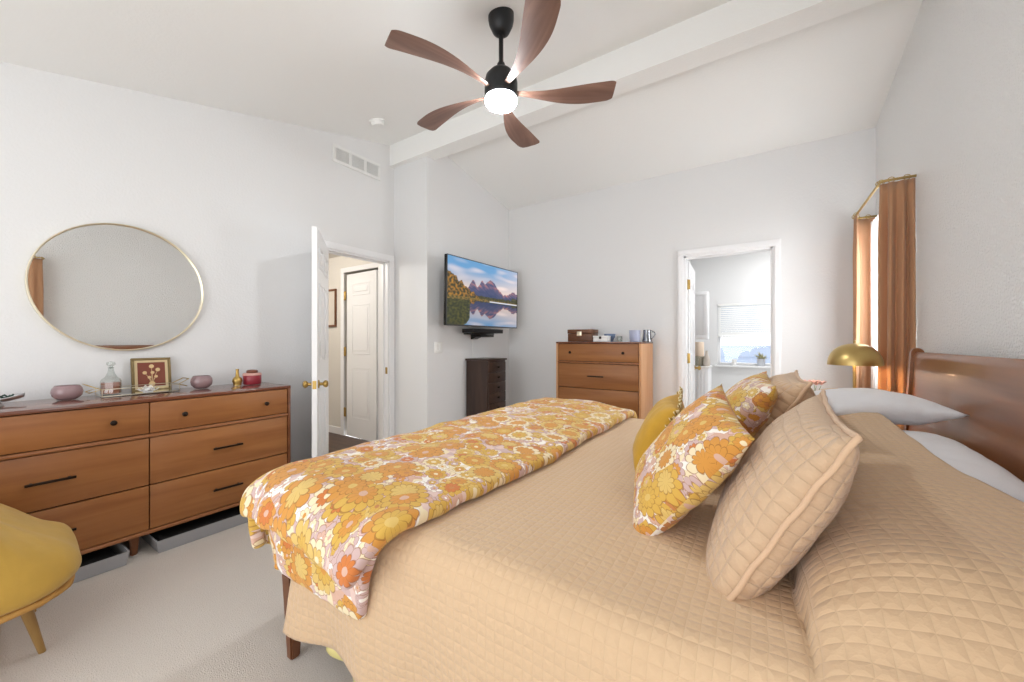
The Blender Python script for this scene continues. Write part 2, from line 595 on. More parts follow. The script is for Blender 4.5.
def structure(name, bm, mat, label, cat, smooth=0):
    o = obj(name, bm, mat, smooth=smooth)
    return tag(o, label, cat, kind='structure')

def wall_x(bm, x0, x1, y0, y1, holes, ztop):
    """wall slab spanning y0..y1, following the sloped ceiling; holes=(ya,yb,za,zb)"""
    cuts = sorted({y0, y1, *[h[0] for h in holes], *[h[1] for h in holes]} | ({2.79} if y0 < 2.79 < y1 else set()))
    for a, b in zip(cuts, cuts[1:]):
        hs = [h for h in holes if h[0] <= a + 1e-6 and h[1] >= b - 1e-6]
        za = 0.0
        for h in sorted(hs, key=lambda q: q[2]):
            if h[2] > za + 1e-4:
                box(bm, x0, x1, a, b, za, h[2])
            za = h[3]
        poly = [(a, za), (b, za), (b, ztop(b - 1e-6)), (a, ztop(a + 1e-6))]
        prism(bm, poly, 'x', x0, x1)
    return bm

zt = lambda y: zc(y) + 0.05
structure('floor', box(NB(), XL - T, XR + T, YB - T, YF + 0.02, -0.1, 0.0), M['carpet'], 'pale beige plush carpet across the bedroom', 'floor')
structure('wall_left', wall_x(NB(), XL - T, XL, YB - T, YJ + 0.0, [(1.97, 2.69, 0, 2.03)], zt), M['wall'], 'white wall behind the long dresser with the open entry doorway', 'wall')
structure('wall_alcove', wall_x(NB(), XT - T, XT, YJ, YF, [], zt), M['wall'], 'white wall that carries the television', 'wall')
structure('wall_jog', prism(NB(), [(XL - T, 0), (XT - T, 0), (XT - T, 3.2), (XL - T, 3.2)], 'y', YJ, YJ + 0.08), M['wall'], 'narrow white wall face between entry door and television wall', 'wall')
structure('wall_right', wall_x(NB(), XR, XR + T, YB - T, YF + T, [(3.40, 4.06, 0.85, 2.08), (-0.15, 0.62, 0.85, 2.08)], zt), M['wall_r'], 'white knockdown textured wall behind the headboard', 'wall')
bm = NB()
DW0, DW1 = -0.67, 0.085
for a, b, c, d in ((XL - T, DW0, 0, 3.02), (DW1, XR + T, 0, 3.02), (DW0, DW1, 2.05, 3.02)):
    box(bm, a, b, YF, YF + T, c, d)
structure('wall_far', bm, M['wall'], 'white end wall with the tall chest and the bathroom doorway', 'wall')
bm = NB()
for a, b, c, d in ((XL - T, -2.85, 0, 2.3), (0.25, XR + T, 0, 2.3), (-2.85, 0.25, 2.02, 2.3)):  # wide gap in this unseen wall is added to admit light
    box(bm, a, b, YB - T, YB, c, d)
structure('wall_back', bm, M['wall'], 'white wall behind the viewer with a wide opening added to let light in', 'wall')
bm = NB()
prism(bm, [(YB - T, zc(YB - T)), (2.79, zc(2.789)), (2.79, zc(2.789) + 0.1), (YB - T, zc(YB - T) + 0.1)], 'x', XL - T, XR + T)
prism(bm, [(2.79, zc(2.791)), (YF + T, zc(YF + T)), (YF + T, zc(YF + T) + 0.1), (2.79, zc(2.791) + 0.16)], 'x', XL - T, XR + T)
structure('ceiling', bm, M['ceil'], 'vaulted white ceiling sloping down either side of the ridge', 'ceiling')
structure('trim_1', box(NB(), XL, XR, 2.70, 2.87, 3.05, 3.32), M['ceil'], 'white ridge beam running across the vaulted ceiling', 'beam')

# baseboards
def base(name, lab, *b):
    bm = NB()
    for q in b: box(bm, *q, bev=0.004)
    structure(name, bm, M['trim'], lab, 'baseboard')
base('baseboard_left', 'white baseboard along the wall behind the dresser', (XL, XL + 0.012, YB, 1.90, 0, 0.08))
base('baseboard_alcove', 'white baseboard below the television', (XT, XT + 0.012, YJ, YF, 0, 0.08))
base('baseboard_far', 'white baseboard along the end wall', (XT, DW0 - 0.07, YF - 0.012, YF, 0, 0.08), (DW1 + 0.07, XR, YF - 0.012, YF, 0, 0.08))
base('baseboard_right', 'white baseboard behind the bed', (XR - 0.012, XR, YB, YF, 0, 0.08))

# casings
bm = NB()
for y0, y1 in ((1.90, 1.97), (2.69, 2.755)):
    box(bm, XL - 0.001, XL + 0.016, y0, y1, 0, 2.03, 0.004)
box(bm, XL - 0.001, XL + 0.016, 1.90, 2.755, 2.03, 2.095, 0.004)
for y0, y1 in ((1.97, 1.985), (2.675, 2.69)):
    box(bm, XL - T, XL, y0, y1, 0, 2.03)
box(bm, XL - T, XL, 1.97, 2.69, 2.015, 2.03)
box(bm, XL - 0.07, XL - 0.055, 2.66, 2.675, 0, 2.015)
box(bm, XL - 0.07, XL - 0.055, 1.985, 2.66, 2.0, 2.015)
structure('trim_2', bm, M['trim'], 'white casing round the entry doorway', 'door casing')
bm = NB()
for x0, x1 in ((DW0 - 0.06, DW0), (DW1, DW1 + 0.06)):
    box(bm, x0, x1, YF - 0.016, YF + 0.001, 0, 2.05, 0.004)
    box(bm, x0 + 0.012, x1 - 0.012, YF - 0.022, YF - 0.01, 0, 2.05, 0.003)
box(bm, DW0 - 0.06, DW1 + 0.06, YF - 0.016, YF + 0.001, 2.05, 2.11, 0.004)
box(bm, DW0 - 0.048, DW1 + 0.048, YF - 0.022, YF - 0.01, 2.062, 2.098, 0.003)
for x0, x1 in ((DW0, DW0 + 0.018), (DW1 - 0.018, DW1)):
    box(bm, x0, x1, YF, YF + T, 0, 2.05)
box(bm, DW0, DW1, YF, YF + T, 2.032, 2.05)
structure('trim_3', bm, M['trim'], 'white moulded casing round the bathroom doorway', 'door casing')

# six panel door leaf (local: hinge at origin, width along +x, thickness along y)
def panel_leaf(w, h, t=0.036, cols=2):
    bm = NB()
    box(bm, 0, w, -t / 2, t / 2, 0.01, h, 0.002, 1)
    cw = (w - 0.11 * 2 - 0.1) / 2
    if cols == 1:
        cw = w - 0.24
    for cx in ((0.12,) if cols == 1 else (0.11, 0.11 + cw + 0.1)):
        for z0, z1 in ((0.24, 0.86), (1.02, 1.62), (1.73, h - 0.12)):
            for s in (-1, 1):
                y = s * t / 2
                # moulded frame and raised field
                fr = 0.014
                for (a, b, c, d) in ((cx, cx + cw, z0, z0 + fr), (cx, cx + cw, z1 - fr, z1), (cx, cx + fr, z0 + fr, z1 - fr), (cx + cw - fr, cx + cw, z0 + fr, z1 - fr)):
                    box(bm, a, b, min(y, y + s * 0.005), max(y, y + s * 0.005), c, d, 0.0022, 1)
                i = 0.045
                box(bm, cx + i, cx + cw - i, min(y, y + s * 0.006), max(y, y + s * 0.006), z0 + i, z1 - i, 0.0028, 1)
    return bm

def knob_bm(side=1, t=0.036):
    bm = NB()
    prof = [(0, 0), (0.031, 0.0), (0.031, 0.006), (0.012, 0.012), (0.011, 0.03), (0.02, 0.036), (0.027, 0.046), (0.026, 0.058), (0.016, 0.066), (0, 0.068)]
    Mx = Matrix.Rotation(-PI / 2 * side, 4, 'X')
    return prof, Mx

def hinge_bm(c, h=0.1):
    bm = NB()
    x, y, z = c
    lathe(bm, [(0, -h / 2 - .006), (0.006, -h / 2), (0.008, -h / 2 + .004), (0.008, h / 2 - .004), (0.006, h / 2), (0, h / 2 + .006)], c, 12)
    box(bm, x - 0.022, x + 0.022, y - 0.002, y + 0.002, z - h / 2, z + h / 2, 0.001, 1)
    return bm

def knobs_for(door, w, t=0.036, z=0.86):
    for s in (-1, 1):
        prof = [(0, 0), (0.031, 0.0), (0.031, 0.006), (0.012, 0.012), (0.011, 0.03), (0.02, 0.036), (0.027, 0.046), (0.026, 0.058), (0.016, 0.066), (0, 0.068)]
        Mx = Matrix.Translation((w - 0.062, s * t / 2, z)) @ Matrix.Rotation(-s * PI / 2, 4, 'X')
        obj('door_knob', lathe(NB(), prof, M=Mx, seg=20), M['brass'], door, world=False)
    obj('latch_plate', box(NB(), w - 0.001, w + 0.002, -0.013, 0.013, z - 0.03, z + 0.03, 0.001, 1), M['brass'], door, world=False)

a1 = math.atan2(1.515 - 1.985, -2.70 + 3.325)
d1 = thing('door_1', 'white open entry door seen nearly edge on with brass knobs', 'door', (XL + 0.012, 1.985, 0), a1, kind='structure')
obj('door_leaf', panel_leaf(0.745, 2.015), M['door'], d1, world=False)
knobs_for(d1, 0.745)
obj('strike_plate', box(NB(), XL - 0.035, XL - 0.005, 2.671, 2.676, 0.83, 0.9, 0.001, 1), M['brass'], d1)

d2 = thing('door_2', 'white bathroom door swung back inside the bathroom with brass hinges', 'door', (DW0 + 0.012, YF + T + 0.01, 0), math.radians(93), kind='structure')
obj('door_leaf', panel_leaf(0.7, 2.02), M['door'], d2, world=False)
knobs_for(d2, 0.7)
for z in (1.77, 1.0, 0.25):
    obj('hinge', hinge_bm((DW0 + 0.022, YF + 0.095, z)), M['brass'], d2)

# hall behind the entry door
HX, HY = -5.4, 2.85
structure('floor_hall', box(NB(), HX, XL - T, 0.9, HY, -0.1, 0.002), M['darkfloor'], 'dark brown floor of the hallway beyond the entry door', 'floor')
structure('ceiling_hall', box(NB(), HX, XL - T, 0.9, HY + 0.1, 2.25, 2.33), M['hallwall'], 'cream ceiling of the hallway beyond the entry door', 'ceiling')
bm = NB()
HD0, HD1 = -4.36, -3.70
for a, b, c, d in ((HX, HD0, 0, 2.25), (HD1, XL - T, 0, 2.25), (HD0, HD1, 2.03, 2.25)):
    box(bm, a, b, HY, HY + 0.1, c, d)
box(bm, HX - 0.1, HX, 0.9, HY, 0, 2.25)
box(bm, HX, XL - T, 0.8, 0.9, 0, 2.25)
structure('wall_hall', bm, M['hallwall'], 'cream hallway wall seen through the entry doorway', 'wall')
base('baseboard_hall', 'white baseboard along the hallway wall', (HX, HD0 - 0.07, HY - 0.012, HY, 0, 0.09))
bm = NB()
for x0, x1 in ((HD0 - 0.07, HD0), (HD1, HD1 + 0.07)):
    box(bm, x0, x1, HY - 0.016, HY, 0, 2.03, 0.004)
box(bm, HD0 - 0.07, HD1 + 0.07, HY - 0.016, HY, 2.03, 2.09, 0.004)
structure('trim_4', bm, M['trim'], 'white casing round the hallway door', 'door casing')
d3 = thing('door_3', 'white panel door with three brass hinges across the hallway', 'door', (HD0 + 0.048, HY + 0.012, 0), math.radians(-2.5), kind='structure')
obj('door_leaf', panel_leaf(0.605, 2.0, 0.036, 1), M['door'], d3, world=False)
for z in (1.74, 1.05, 0.30):
    obj('hinge', hinge_bm((HD0 + 0.03, HY - 0.02, z), 0.11), M['brass'], d3)
structure('hall_door_shade', box(NB(), HD0 - 0.05, HD1 + 0.05, HY + 0.1, HY + 0.14, 0, 2.1), M['black'], 'black panel painted as the shade behind the hallway door', 'wall')  # black sheet, shade behind the door put into its colour
L = bpy.data.lights.new('hall_fill', 'POINT'); L.energy = 26; L.color = (1, 0.96, 0.9); L.shadow_soft_size = 0.1  # unseen point light added to brighten the hallway
lo = bpy.data.objects.new('hall_fill', L); lo.location = (-4.3, 1.7, 2.1); COL.objects.link(lo)

# bathroom
BX0, BX1, BY0, BY1, BZ = -0.88, 1.3, YF + T, 6.2, 2.5
structure('floor_bathroom', box(NB(), BX0, BX1, BY0 - T, BY1, -0.1, 0.0), M['bathtile'], 'pale bathroom floor beyond the doorway', 'floor')
structure('ceiling_bathroom', box(NB(), BX0, BX1, BY0, BY1 + 0.1, BZ, BZ + 0.08), M['ceil'], 'white bathroom ceiling', 'ceiling')
bm = NB()
WX0, WX1, WZ0, WZ1 = -0.535, 0.28, 0.84, 1.71
box(bm, BX0 - 0.1, BX0, BY0, BY1 + 0.1, 0, BZ)
box(bm, BX1, BX1 + 0.1, BY0, BY1 + 0.1, 0, BZ)
for a, b, c, d in ((BX0, WX0, 0, BZ), (WX1, BX1, 0, BZ), (WX0, WX1, 0, WZ0), (WX0, WX1, WZ1, BZ)):
    box(bm, a, b, BY1, BY1 + 0.1, c, d)
structure('wall_bathroom', bm, M['wall'], 'bright white bathroom walls beyond the doorway', 'wall')
L = bpy.data.lights.new('bathroom_fill', 'AREA'); L.shape = 'DISK'; L.size = 0.4; L.energy = 17  # unseen area light added to brighten the bathroom
lo = bpy.data.objects.new('bathroom_fill', L); lo.location = (0.3, 5.3, 2.47); COL.objects.link(lo)

def window(name, label, axis, a0, a1, z0, z1, pos, depth):
    """frame, mid rail and pane in a hole; axis 'y' runs along y at x=pos, 'x' runs along x at y=pos"""
    w = thing(name, label, 'window', (0, 0, 0), kind='structure')
    w.location = (pos, (a0 + a1) / 2, z0) if axis == 'y' else ((a0 + a1) / 2, pos, z0)
    f = 0.035
    bm = NB()
    def bx(p0, p1, q0, q1, d0=0.0, d1=depth):
        if axis == 'y': box(bm, pos + d0, pos + d1, p0, p1, q0, q1, 0.003, 1)
        else: box(bm, p0, p1, pos + d0, pos + d1, q0, q1, 0.003, 1)
    bx(a0, a0 + f, z0, z1); bx(a1 - f, a1, z0, z1); bx(a0 + f, a1 - f, z0, z0 + f); bx(a0 + f, a1 - f, z1 - f, z1)
    bx(a0 + f, a1 - f, (z0 + z1) / 2 - 0.015, (z0 + z1) / 2 + 0.015)
    obj('window_frame', bm, M['trim'], w, smooth=0)
    bm = NB()
    bx(a0 + f, a1 - f, z0 + f, z1 - f, depth * 0.45, depth * 0.55)
    obj('window_pane', bm, M['glass'], w, smooth=0)
    return w
window('window_1', 'bright window behind the sheer beside the brass lamp', 'y', 3.40, 4.06, 0.85, 2.08, XR + 0.06, 0.05)
window('window_2', 'near bedside window at the right of the viewer', 'y', -0.15, 0.62, 0.85, 2.08, XR + 0.06, 0.05)
w3 = window('window_3', 'bathroom window half covered by a white blind', 'x', WX0, WX1, WZ0, WZ1, BY1 + 0.04, 0.05)
obj('window_sill', box(NB(), WX0 - 0.03, WX1 + 0.03, BY1 - 0.06, BY1 + 0.04, WZ0 - 0.025, WZ0, 0.004), M['trim'], w3)

# neighbouring house outside the bathroom
bm = NB()
for k in range(14):
    z = -0.3 + k * 0.2
    if k == 7: continue
    prism(bm, [(8.0, z), (8.0, z + 0.2), (7.985, z + 0.2), (7.96, z)], 'x', -3, 3)
nh_ = thing('neighbouring_house', 'blue grey clapboard house wall outside the bathroom window', 'house', (0, 8, -0.3))
obj('siding', bm, plain('blue_grey_siding', '#a3b0c4', 0.7), nh_, smooth=0)
obj('trim_board', box(NB(), -3, 3, 7.95, 8.0, 1.1, 1.3, 0.004), M['trim'], nh_, smooth=0)

# bathroom blind
bl = thing('window_blind', 'white slatted blind lowered over the upper bathroom window', 'blind', (-0.1, BY1 - 0.01, 1.71))
bm = NB()
for k in range(15):
    z = 1.27 + k * 0.0275
    box(bm, WX0 + 0.01, WX1 - 0.01, BY1 - 0.014, BY1 + 0.012, z - 0.0012, z + 0.0012, M=Matrix.Translation((0, BY1, z)) @ Matrix.Rotation(math.radians(62), 4, 'X') @ Matrix.Translation((0, -BY1, -z)))
obj('slats', bm, M['plastic'], bl, smooth=0)
obj('head_rail', box(NB(), WX0 + 0.005, WX1 - 0.005, BY1 - 0.02, BY1 + 0.025, 1.675, 1.708, 0.004), M['plastic'], bl)
obj('bottom_rail', box(NB(), WX0 + 0.01, WX1 - 0.01, BY1 - 0.012, BY1 + 0.01, 1.235, 1.252, 0.003), M['plastic'], bl)

# ------------------------------------------------------------------ bed
BEDX0, BEDX1, BEDY0, BEDY1, TOPZ = -1.45, 0.68, 0.75, 2.82, 0.615
bed = thing('bed', 'king size walnut bed under the quilted coverlet with a wooden headboard', 'bed', ((BEDX0 + BEDX1) / 2, (BEDY0 + BEDY1) / 2, 0))
def taper_leg(bm, x, y, z0, z1, w0, w1):
    rings(bm, [[(x - w0, y - w0, z0), (x + w0, y - w0, z0), (x + w0, y + w0, z0), (x - w0, y + w0, z0)], [(x - w1, y - w1, z1), (x + w1, y - w1, z1), (x + w1, y + w1, z1), (x - w1, y + w1, z1)]])
    bmesh.ops.bevel(bm, geom=bm.edges[:], offset=0.005, segments=2, affect='EDGES')
    return bm
for y in (BEDY0 - 0.002, BEDY1 - 0.01):
    obj('leg', taper_leg(NB(), BEDX0 - 0.015, y, 0, 0.32, 0.017, 0.03), M['leg'], bed)
bm = NB()
for y in (BEDY0 + 0.01, BEDY1 - 0.04):
    box(bm, BEDX0 + 0.06, BEDX1 - 0.03, y, y + 0.03, 0.2, 0.32, 0.005)
box(bm, BEDX0 - 0.03, BEDX0, BEDY0 + 0.03, BEDY1 - 0.06, 0.2, 0.32, 0.005)
obj('side_rails', bm, M['wood_bed'], bed)
# headboard: gently reclined panel with rounded top rail between two posts
bm = NB()
prof = [(0.655, 0.28), (0.668, 0.55), (0.69, 0.85), (0.70, 1.075), (0.704, 1.098), (0.714, 1.11), (0.728, 1.108), (0.736, 1.09), (0.728, 0.85), (0.70, 0.28)]
prism(bm, [(x - 0.015, z + (0.012 if z > 1 else 0)) for x, z in prof], 'y', BEDY0 + 0.066, BEDY1 + 0.09)
obj('headboard', bm, M['wood_bed'], bed)
for y in (BEDY0 + 0.03, BEDY1 + 0.09):
    bm = NB()
    prism(bm, [(0.645, 0.0), (0.675, 0.0), (0.727, 1.11), (0.725, 1.128), (0.71, 1.142), (0.685, 1.14), (0.675, 1.12), (0.635, 0.3)], 'y', y, y + 0.036, 0.003)
    obj('headboard_post', bm, M['wood_bed'], bed)
bm = NB()
box(bm, BEDX0 + 0.04, 0.64, BEDY0 + 0.045, BEDY1 - 0.045, 0.3, 0.585, 0.05, 4)
obj('mattress', bm, M['white_linen'], bed)

def skirt(bm, side, x0, x1, ytop, ztop, zbot):
    P = []
    n = 90
    for i in range(n + 1):
        x = x0 + (x1 - x0) * i / n
        row = []
        for j in range(9):
            t = j / 8
            y = ytop + side * (0.012 * math.sin(x * 34) + 0.01 * math.sin(x * 17 + 1)) * t
            row.append((x, y, ztop + (zbot - ztop) * t + 0.01 * t * math.sin(x * 9)))
        P.append(row)
    sheet(bm, P)
    return bm
o = obj('bed_sheet', skirt(NB(), -1, -1.28, 0.3, 0.765, 0.4, 0.085), M['yellow_sheet'], smooth=180, origin=(-0.5, 0.765, 0.085))
tag(o, 'pale yellow sheet hem hanging below the near side of the coverlet', 'sheet')
md = o.modifiers.new('thick', 'SOLIDIFY'); md.thickness = 0.004

# coverlet: heightfield over the bed with a hump where it covers the sleeping pillows
def hump(x, y):
    # rises from x 0.08 to 0.36, stays, dips a little at the seam between pillows
    q = max(0.0, min(1.0, (x - 0.085 - 0.015 * math.sin(y * 4.0)) / 0.28))
    r = math.sqrt(1 - (1 - q) ** 2) ** 0.9
    side = smooth01((y - 0.66) / 0.34) * smooth01((2.88 - y) / 0.24)
    ks = ((0.7, 0.175), (1.1, 0.178), (1.5, 0.192), (1.9, 0.215), (2.2, 0.25), (2.45, 0.305), (2.9, 0.30))
    h = ks[0][1]
    for (a, ha), (b, hb) in zip(ks, ks[1:]):
        if y >= a: h = ha + (hb - ha) * smooth01((y - a) / (b - a))
    return r * side * h
def bed_top(x, y):
    z = TOPZ + hump(x, y)
    z += 0.010 * fbm(x, y, 1.7, 2.2) + 0.006 * fbm(x, y, 4.2, 6)
    # long soft creases that start at the pillows
    z += 0.006 * math.sin((y * 0.9 - x * 0.8) * 11 + 2 * fbm(x, y, 9, 2)) * smooth01((x + 0.9) / 0.8) * (1 - smooth01((x - 0.0) / 0.2))
    return z
YN, YFAR, RB = 0.735, 2.835, 0.075
def coverlet_point(x, b, off=0.0):
    """b: arc length across the bed from the near top edge; b<0 hangs on the near side"""
    wid = YFAR - YN
    arc = RB * PI / 2
    flare = smooth01((-1.15 - x) / 0.25)
    if b < 0:
        s = -b
        e = bed_top(x, YN + RB)
        if s < arc:
            a = s / RB
            return Vector((x, YN + RB - (RB + off) * math.sin(a), e - RB + (RB + off) * math.cos(a)))
        d = s - arc
        t = min(1.0, d / 0.42)
        fold = (0.024 * math.sin(x * 8.5 + 0.6) + 0.016 * math.sin(x * 17 + 1.9 + 2 * fbm(x, 0, 2, 2)) + 0.02 * math.exp(-((x + 0.93) / 0.05) ** 2)) * t
        y = YN - off + 0.006 * t * t + 0.014 * t * fbm(x, d, 3.3, 4) - 0.01 * math.sin(PI * t) + fold - 0.075 * flare * t * t
        return Vector((x + 0.02 * t * math.sin(x * 7) - 0.035 * flare * t, y, e - RB - d))
    if b > wid - 2 * RB:
        s = b - (wid - 2 * RB)
        e = bed_top(x, YFAR - RB)
        if s < arc:
            a = s / RB
            return Vector((x, YFAR - RB + (RB + off) * math.sin(a), e - RB + (RB + off) * math.cos(a)))
        return Vector((x, YFAR + off, e - RB - (s - arc)))
    y = YN + RB + b
    return Vector((x, y, bed_top(x, y) + off))
def hem(x):
    e = bed_top(x, YN + RB) - RB
    return -(RB * PI / 2 + (e - 0.145 - 0.012 * math.sin(x * 5 + 1)))
def coverlet():
    bm = NB()
    P, UV = [], []
    nx, nt, nh = 190, 140, 40
    for i in range(nx + 1):
        t = i / nx
        row, uv = [], []
        bs = []
        x = -1.39 + t * (0.53 + 1.39)
        h = hem(x)
        bs = [h * (1 - k / nh) for k in range(nh)] + [(YFAR - YN - 2 * RB) * k / nt for k in range(nt + 1)] + [(YFAR - YN - 2 * RB) + 0.45 * (k + 1) / 12 for k in range(12)]
        for b in bs:
            xe = x
            # the head edge is folded back at a slant
            if t > 0.6:
                yb = max(0, min(2, b))
                xe = x + (t - 0.6) / 0.4 * (0.012 * math.sin(b * 6) - 0.12 * yb + 0.035)
            row.append(coverlet_point(xe, b))
            uv.append((x, b))
        P.append(row); UV.append(uv)
    sheet(bm, P, UV, flip=False)
    bmesh.ops.recalc_face_normals(bm, faces=bm.faces[:])
    return bm
o = obj('coverlet', coverlet(), M['quilt'], smooth=180, origin=(-0.45, 1.785, 0.15))
tag(o, 'peach quilted coverlet spread over the bed and draped down its near side', 'coverlet')
md = o.modifiers.new('thick', 'SOLIDIFY'); md.thickness = 0.012; md.offset = 1

# duvet folded over the foot of the bed
def duvet_map(x, y, xf, yn, yf, R, lift, seedv, pn=5.0):
    da, dn, df = max(0.0, xf - x), max(0.0, yn - y), max(0.0, y - yf)
    db = max(dn, df)
    sy = -1 if dn > 0 else 1
    r = (da ** pn + db ** pn) ** (1 / pn) if (da > 0 or db > 0) else 0.0
    px, py = max(x, xf), min(max(y, yn), yf)
    ztop = bed_top(max(px, -1.3), min(max(py, 0.85), 2.7)) + lift
    if r <= 0:
        return Vector((x, y, ztop)), 0
    h = math.hypot(da, db)
    ox, oy = -da / h, sy * db / h
    a = r / R
    if a < PI / 2:
        out, drop = R * math.sin(a), R * (1 - math.cos(a))
    else:
        out, drop = R + 0.0, R + (r - R * PI / 2)
        out -= 0.10 * (drop - R)
    corner = min(da, db) / max(da, db, 1e-6)
    out *= 1 + 0.12 * corner
    return Vector((px + ox * out, py + oy * out, ztop - drop)), r
def duvet_mesh(xr, xl, yb, yt, xf, yn, yf, R, lift, wr, seedv, step=0.035):
    bm = NB()
    nx, ny = int((xr - xl) / step), int((yt - yb) / step)
    P, UV = [], []
    for i in range(nx + 1):
        row, uv = [], []
        for j in range(ny + 1):
            y = yb + (yt - yb) * j / ny
            sl = 0.16 * (y - 1.8) / 2      # the folded edge runs slightly askew
            x0 = xr - 0.045 * smooth01((1.7 - y) / 1.0) - 0.35 * max(0.0, 0.74 - y) + 0.008 * math.sin(y * 4 + seedv) + 0.008 * fbm(y, seedv, 0, 3)
            x = x0 + (xl - x0) * i / nx
            p, r = duvet_map(x, y, xf, yn, yf, R, 0, seedv)
            p.z += lift * min(1.0, 0.25 + 2.5 * i / nx)
            p.z += wr * (fbm(x, y, seedv, 5) * 0.9 + 0.5 * fbm(x, y, seedv + 3, 11))
            k = wr * 1.6 * fbm(x * 1.3, y * 1.3, seedv + 5, 6)
            if r > 0:
                p.x += k * 0.7
                p.y += k
            row.append(p); uv.append((x, y))
        P.append(row); UV.append(uv)
    sheet(bm, P, UV)
    bmesh.ops.recalc_face_normals(bm, faces=bm.faces[:])
    return bm
duvet = thing('duvet', 'floral orange and mustard duvet folded across the foot of the bed', 'duvet', (-1.2, 1.78, TOPZ))
o1 = obj('duvet_top_layer', duvet_mesh(-0.79, -1.80, 0.57, 3.0, -1.49, 0.735, 2.80, 0.09, 0.052, 0.024, 3.0), M['floral'], duvet, smooth=180)
o2 = obj('duvet_under_layer', duvet_mesh(-0.83, -1.70, 0.475, 2.95, -1.42, 0.77, 2.76, 0.08, 0.008, 0.02, 8.0), M['floral'], duvet, smooth=180)
for o, th in ((o1, 0.05), (o2, 0.035)):
    md = o.modifiers.new('loft', 'SOLIDIFY'); md.thickness = th; md.offset = 1
    md = o.modifiers.new('soft', 'SUBSURF'); md.levels = 1; md.render_levels = 2

# pillows
def pillow_bm(w, h, t, seedv, pinch=0.07, wr=0.012, n=36, sag=0.0, mat_split=False):
    bm = NB()
    uvl = bm.loops.layers.uv.verify()
    top, bot = {}, {}
    for i in range(n + 1):
        for j in range(n + 1):
            u, v = -1 + 2 * i / n, -1 + 2 * j / n
            u, v = math.copysign(abs(u) ** 0.9, u), math.copysign(abs(v) ** 0.9, v)
            x = w / 2 * u * (1 - pinch * (1 - v * v) ** 1.0 * abs(u) ** 3)
            y = h / 2 * v * (1 - pinch * (1 - u * u) ** 1.0 * abs(v) ** 3)
            prof = (max(0, 1 - abs(u) ** 2.6) ** 0.55) * (max(0, 1 - abs(v) ** 2.6) ** 0.55)
            z = t / 2 * prof * (1 - sag * v)
            edge = min(1, prof * 3)
            wz = wr * edge * (fbm(x, y, seedv, 7) + 0.6 * fbm(x, y, seedv + 2, 15))
            e = (i in (0, n) or j in (0, n))
            top[i, j] = bm.verts.new((x, y, z + wz if not e else 0))
            bot[i, j] = top[i, j] if e else bm.verts.new((x, y, -z + wr * edge * fbm(x, y, seedv + 9, 7)))
    for i in range(n):
        for j in range(n):
            ids = [(i, j), (i + 1, j), (i + 1, j + 1), (i, j + 1)]
            for k, (d, q) in enumerate(((top, ids), (bot, list(reversed(ids))))):
                f = bm.faces.new([d[a] for a in q])
                for l, (a, b) in zip(f.loops, q):
                    l[uvl].uv = (l.vert.co.x + seedv + k * 5, l.vert.co.y + seedv)
    outline = [top[i, 0].co.copy() for i in range(n)] + [top[n, j].co.copy() for j in range(n)] + [top[n - i, n].co.copy() for i in range(n)] + [top[0, n - j].co.copy() for j in range(n)]
    return bm, outline

def frame_m(c, ex, ey):
    """matrix with local x along ex, local y near ey, z the pillow's face normal"""
    ex = Vector(ex).normalized()
    ey = Vector(ey)
    ez = ex.cross(ey).normalized()
    ey = ez.cross(ex)
    m = Matrix((ex, ey, ez)).transposed().to_4x4()
    m.translation = Vector(c)
    return m

def pillow(name, label, cat, c, ex, ey, w, h, t, mat, seedv, piping=None, pr=0.006, group=None, pinch=0.07, wr=0.012, wave=0.0):
    root = thing(name, label, cat, mat=frame_m(c, ex, ey), group=group)
    bm, ol = pillow_bm(w, h, t, seedv, pinch, wr)
    obj('cover', bm, mat, root, world=False, smooth=180)
    if piping:
        pts = [Vector((p.x * 1.012, p.y * 1.012, wave * math.sin(k * 0.9))) for k, p in enumerate(ol)]
        obj('piping', tube(NB(), pts, pr, 8, True), piping, root, world=False, smooth=180)
    return root

# white sleeping pillows
pillow('bed_pillow', 'white pillow lying lowest, nearest the viewer along the headboard', 'pillow', (0.46, 1.30, 0.705), (0.0, 1, 0.0), (1, 0, 0.03), 0.80, 0.42, 0.15, M['white_linen'], 1.0, group='white sleeping pillows')
pillow('bed_pillow', 'white pillow lying against the middle of the headboard below the pointed one', 'pillow', (0.455, 2.00, 0.735), (0.0, 1, 0.02), (1, 0, 0.07), 0.74, 0.42, 0.17, M['white_linen'], 2.0, group='white sleeping pillows')
pillow('bed_pillow', 'white pillow with a pointed corner heaped highest in front of the headboard', 'pillow', (0.40, 2.46, 0.87), (-0.22, 1, -0.03), (1, 0.22, 0.05), 0.60, 0.44, 0.15, M['white_linen'], 3.0, pinch=0.13, group='white sleeping pillows')

# quilted shams
pillow('quilted_sham', 'large peach quilted sham leaning nearest the viewer', 'pillow', (0.03, 1.262, 0.775), (0.03, 1, 0.02), (0.47, 0.0, 0.88), 0.66, 0.53, 0.19, M['quiltsham'], 4.0, M['piping'], 0.006, 'quilted shams', wave=0.0015)
pillow('quilted_sham', 'peach quilted sham standing behind the floral pillows on the far side', 'pillow', (0.015, 2.01, 0.815), (0.0, 1, 0.0), (0.5, 0.0, 0.86), 0.66, 0.50, 0.24, M['quiltsham'], 5.0, M['piping'], 0.006, 'quilted shams', wave=0.0015)
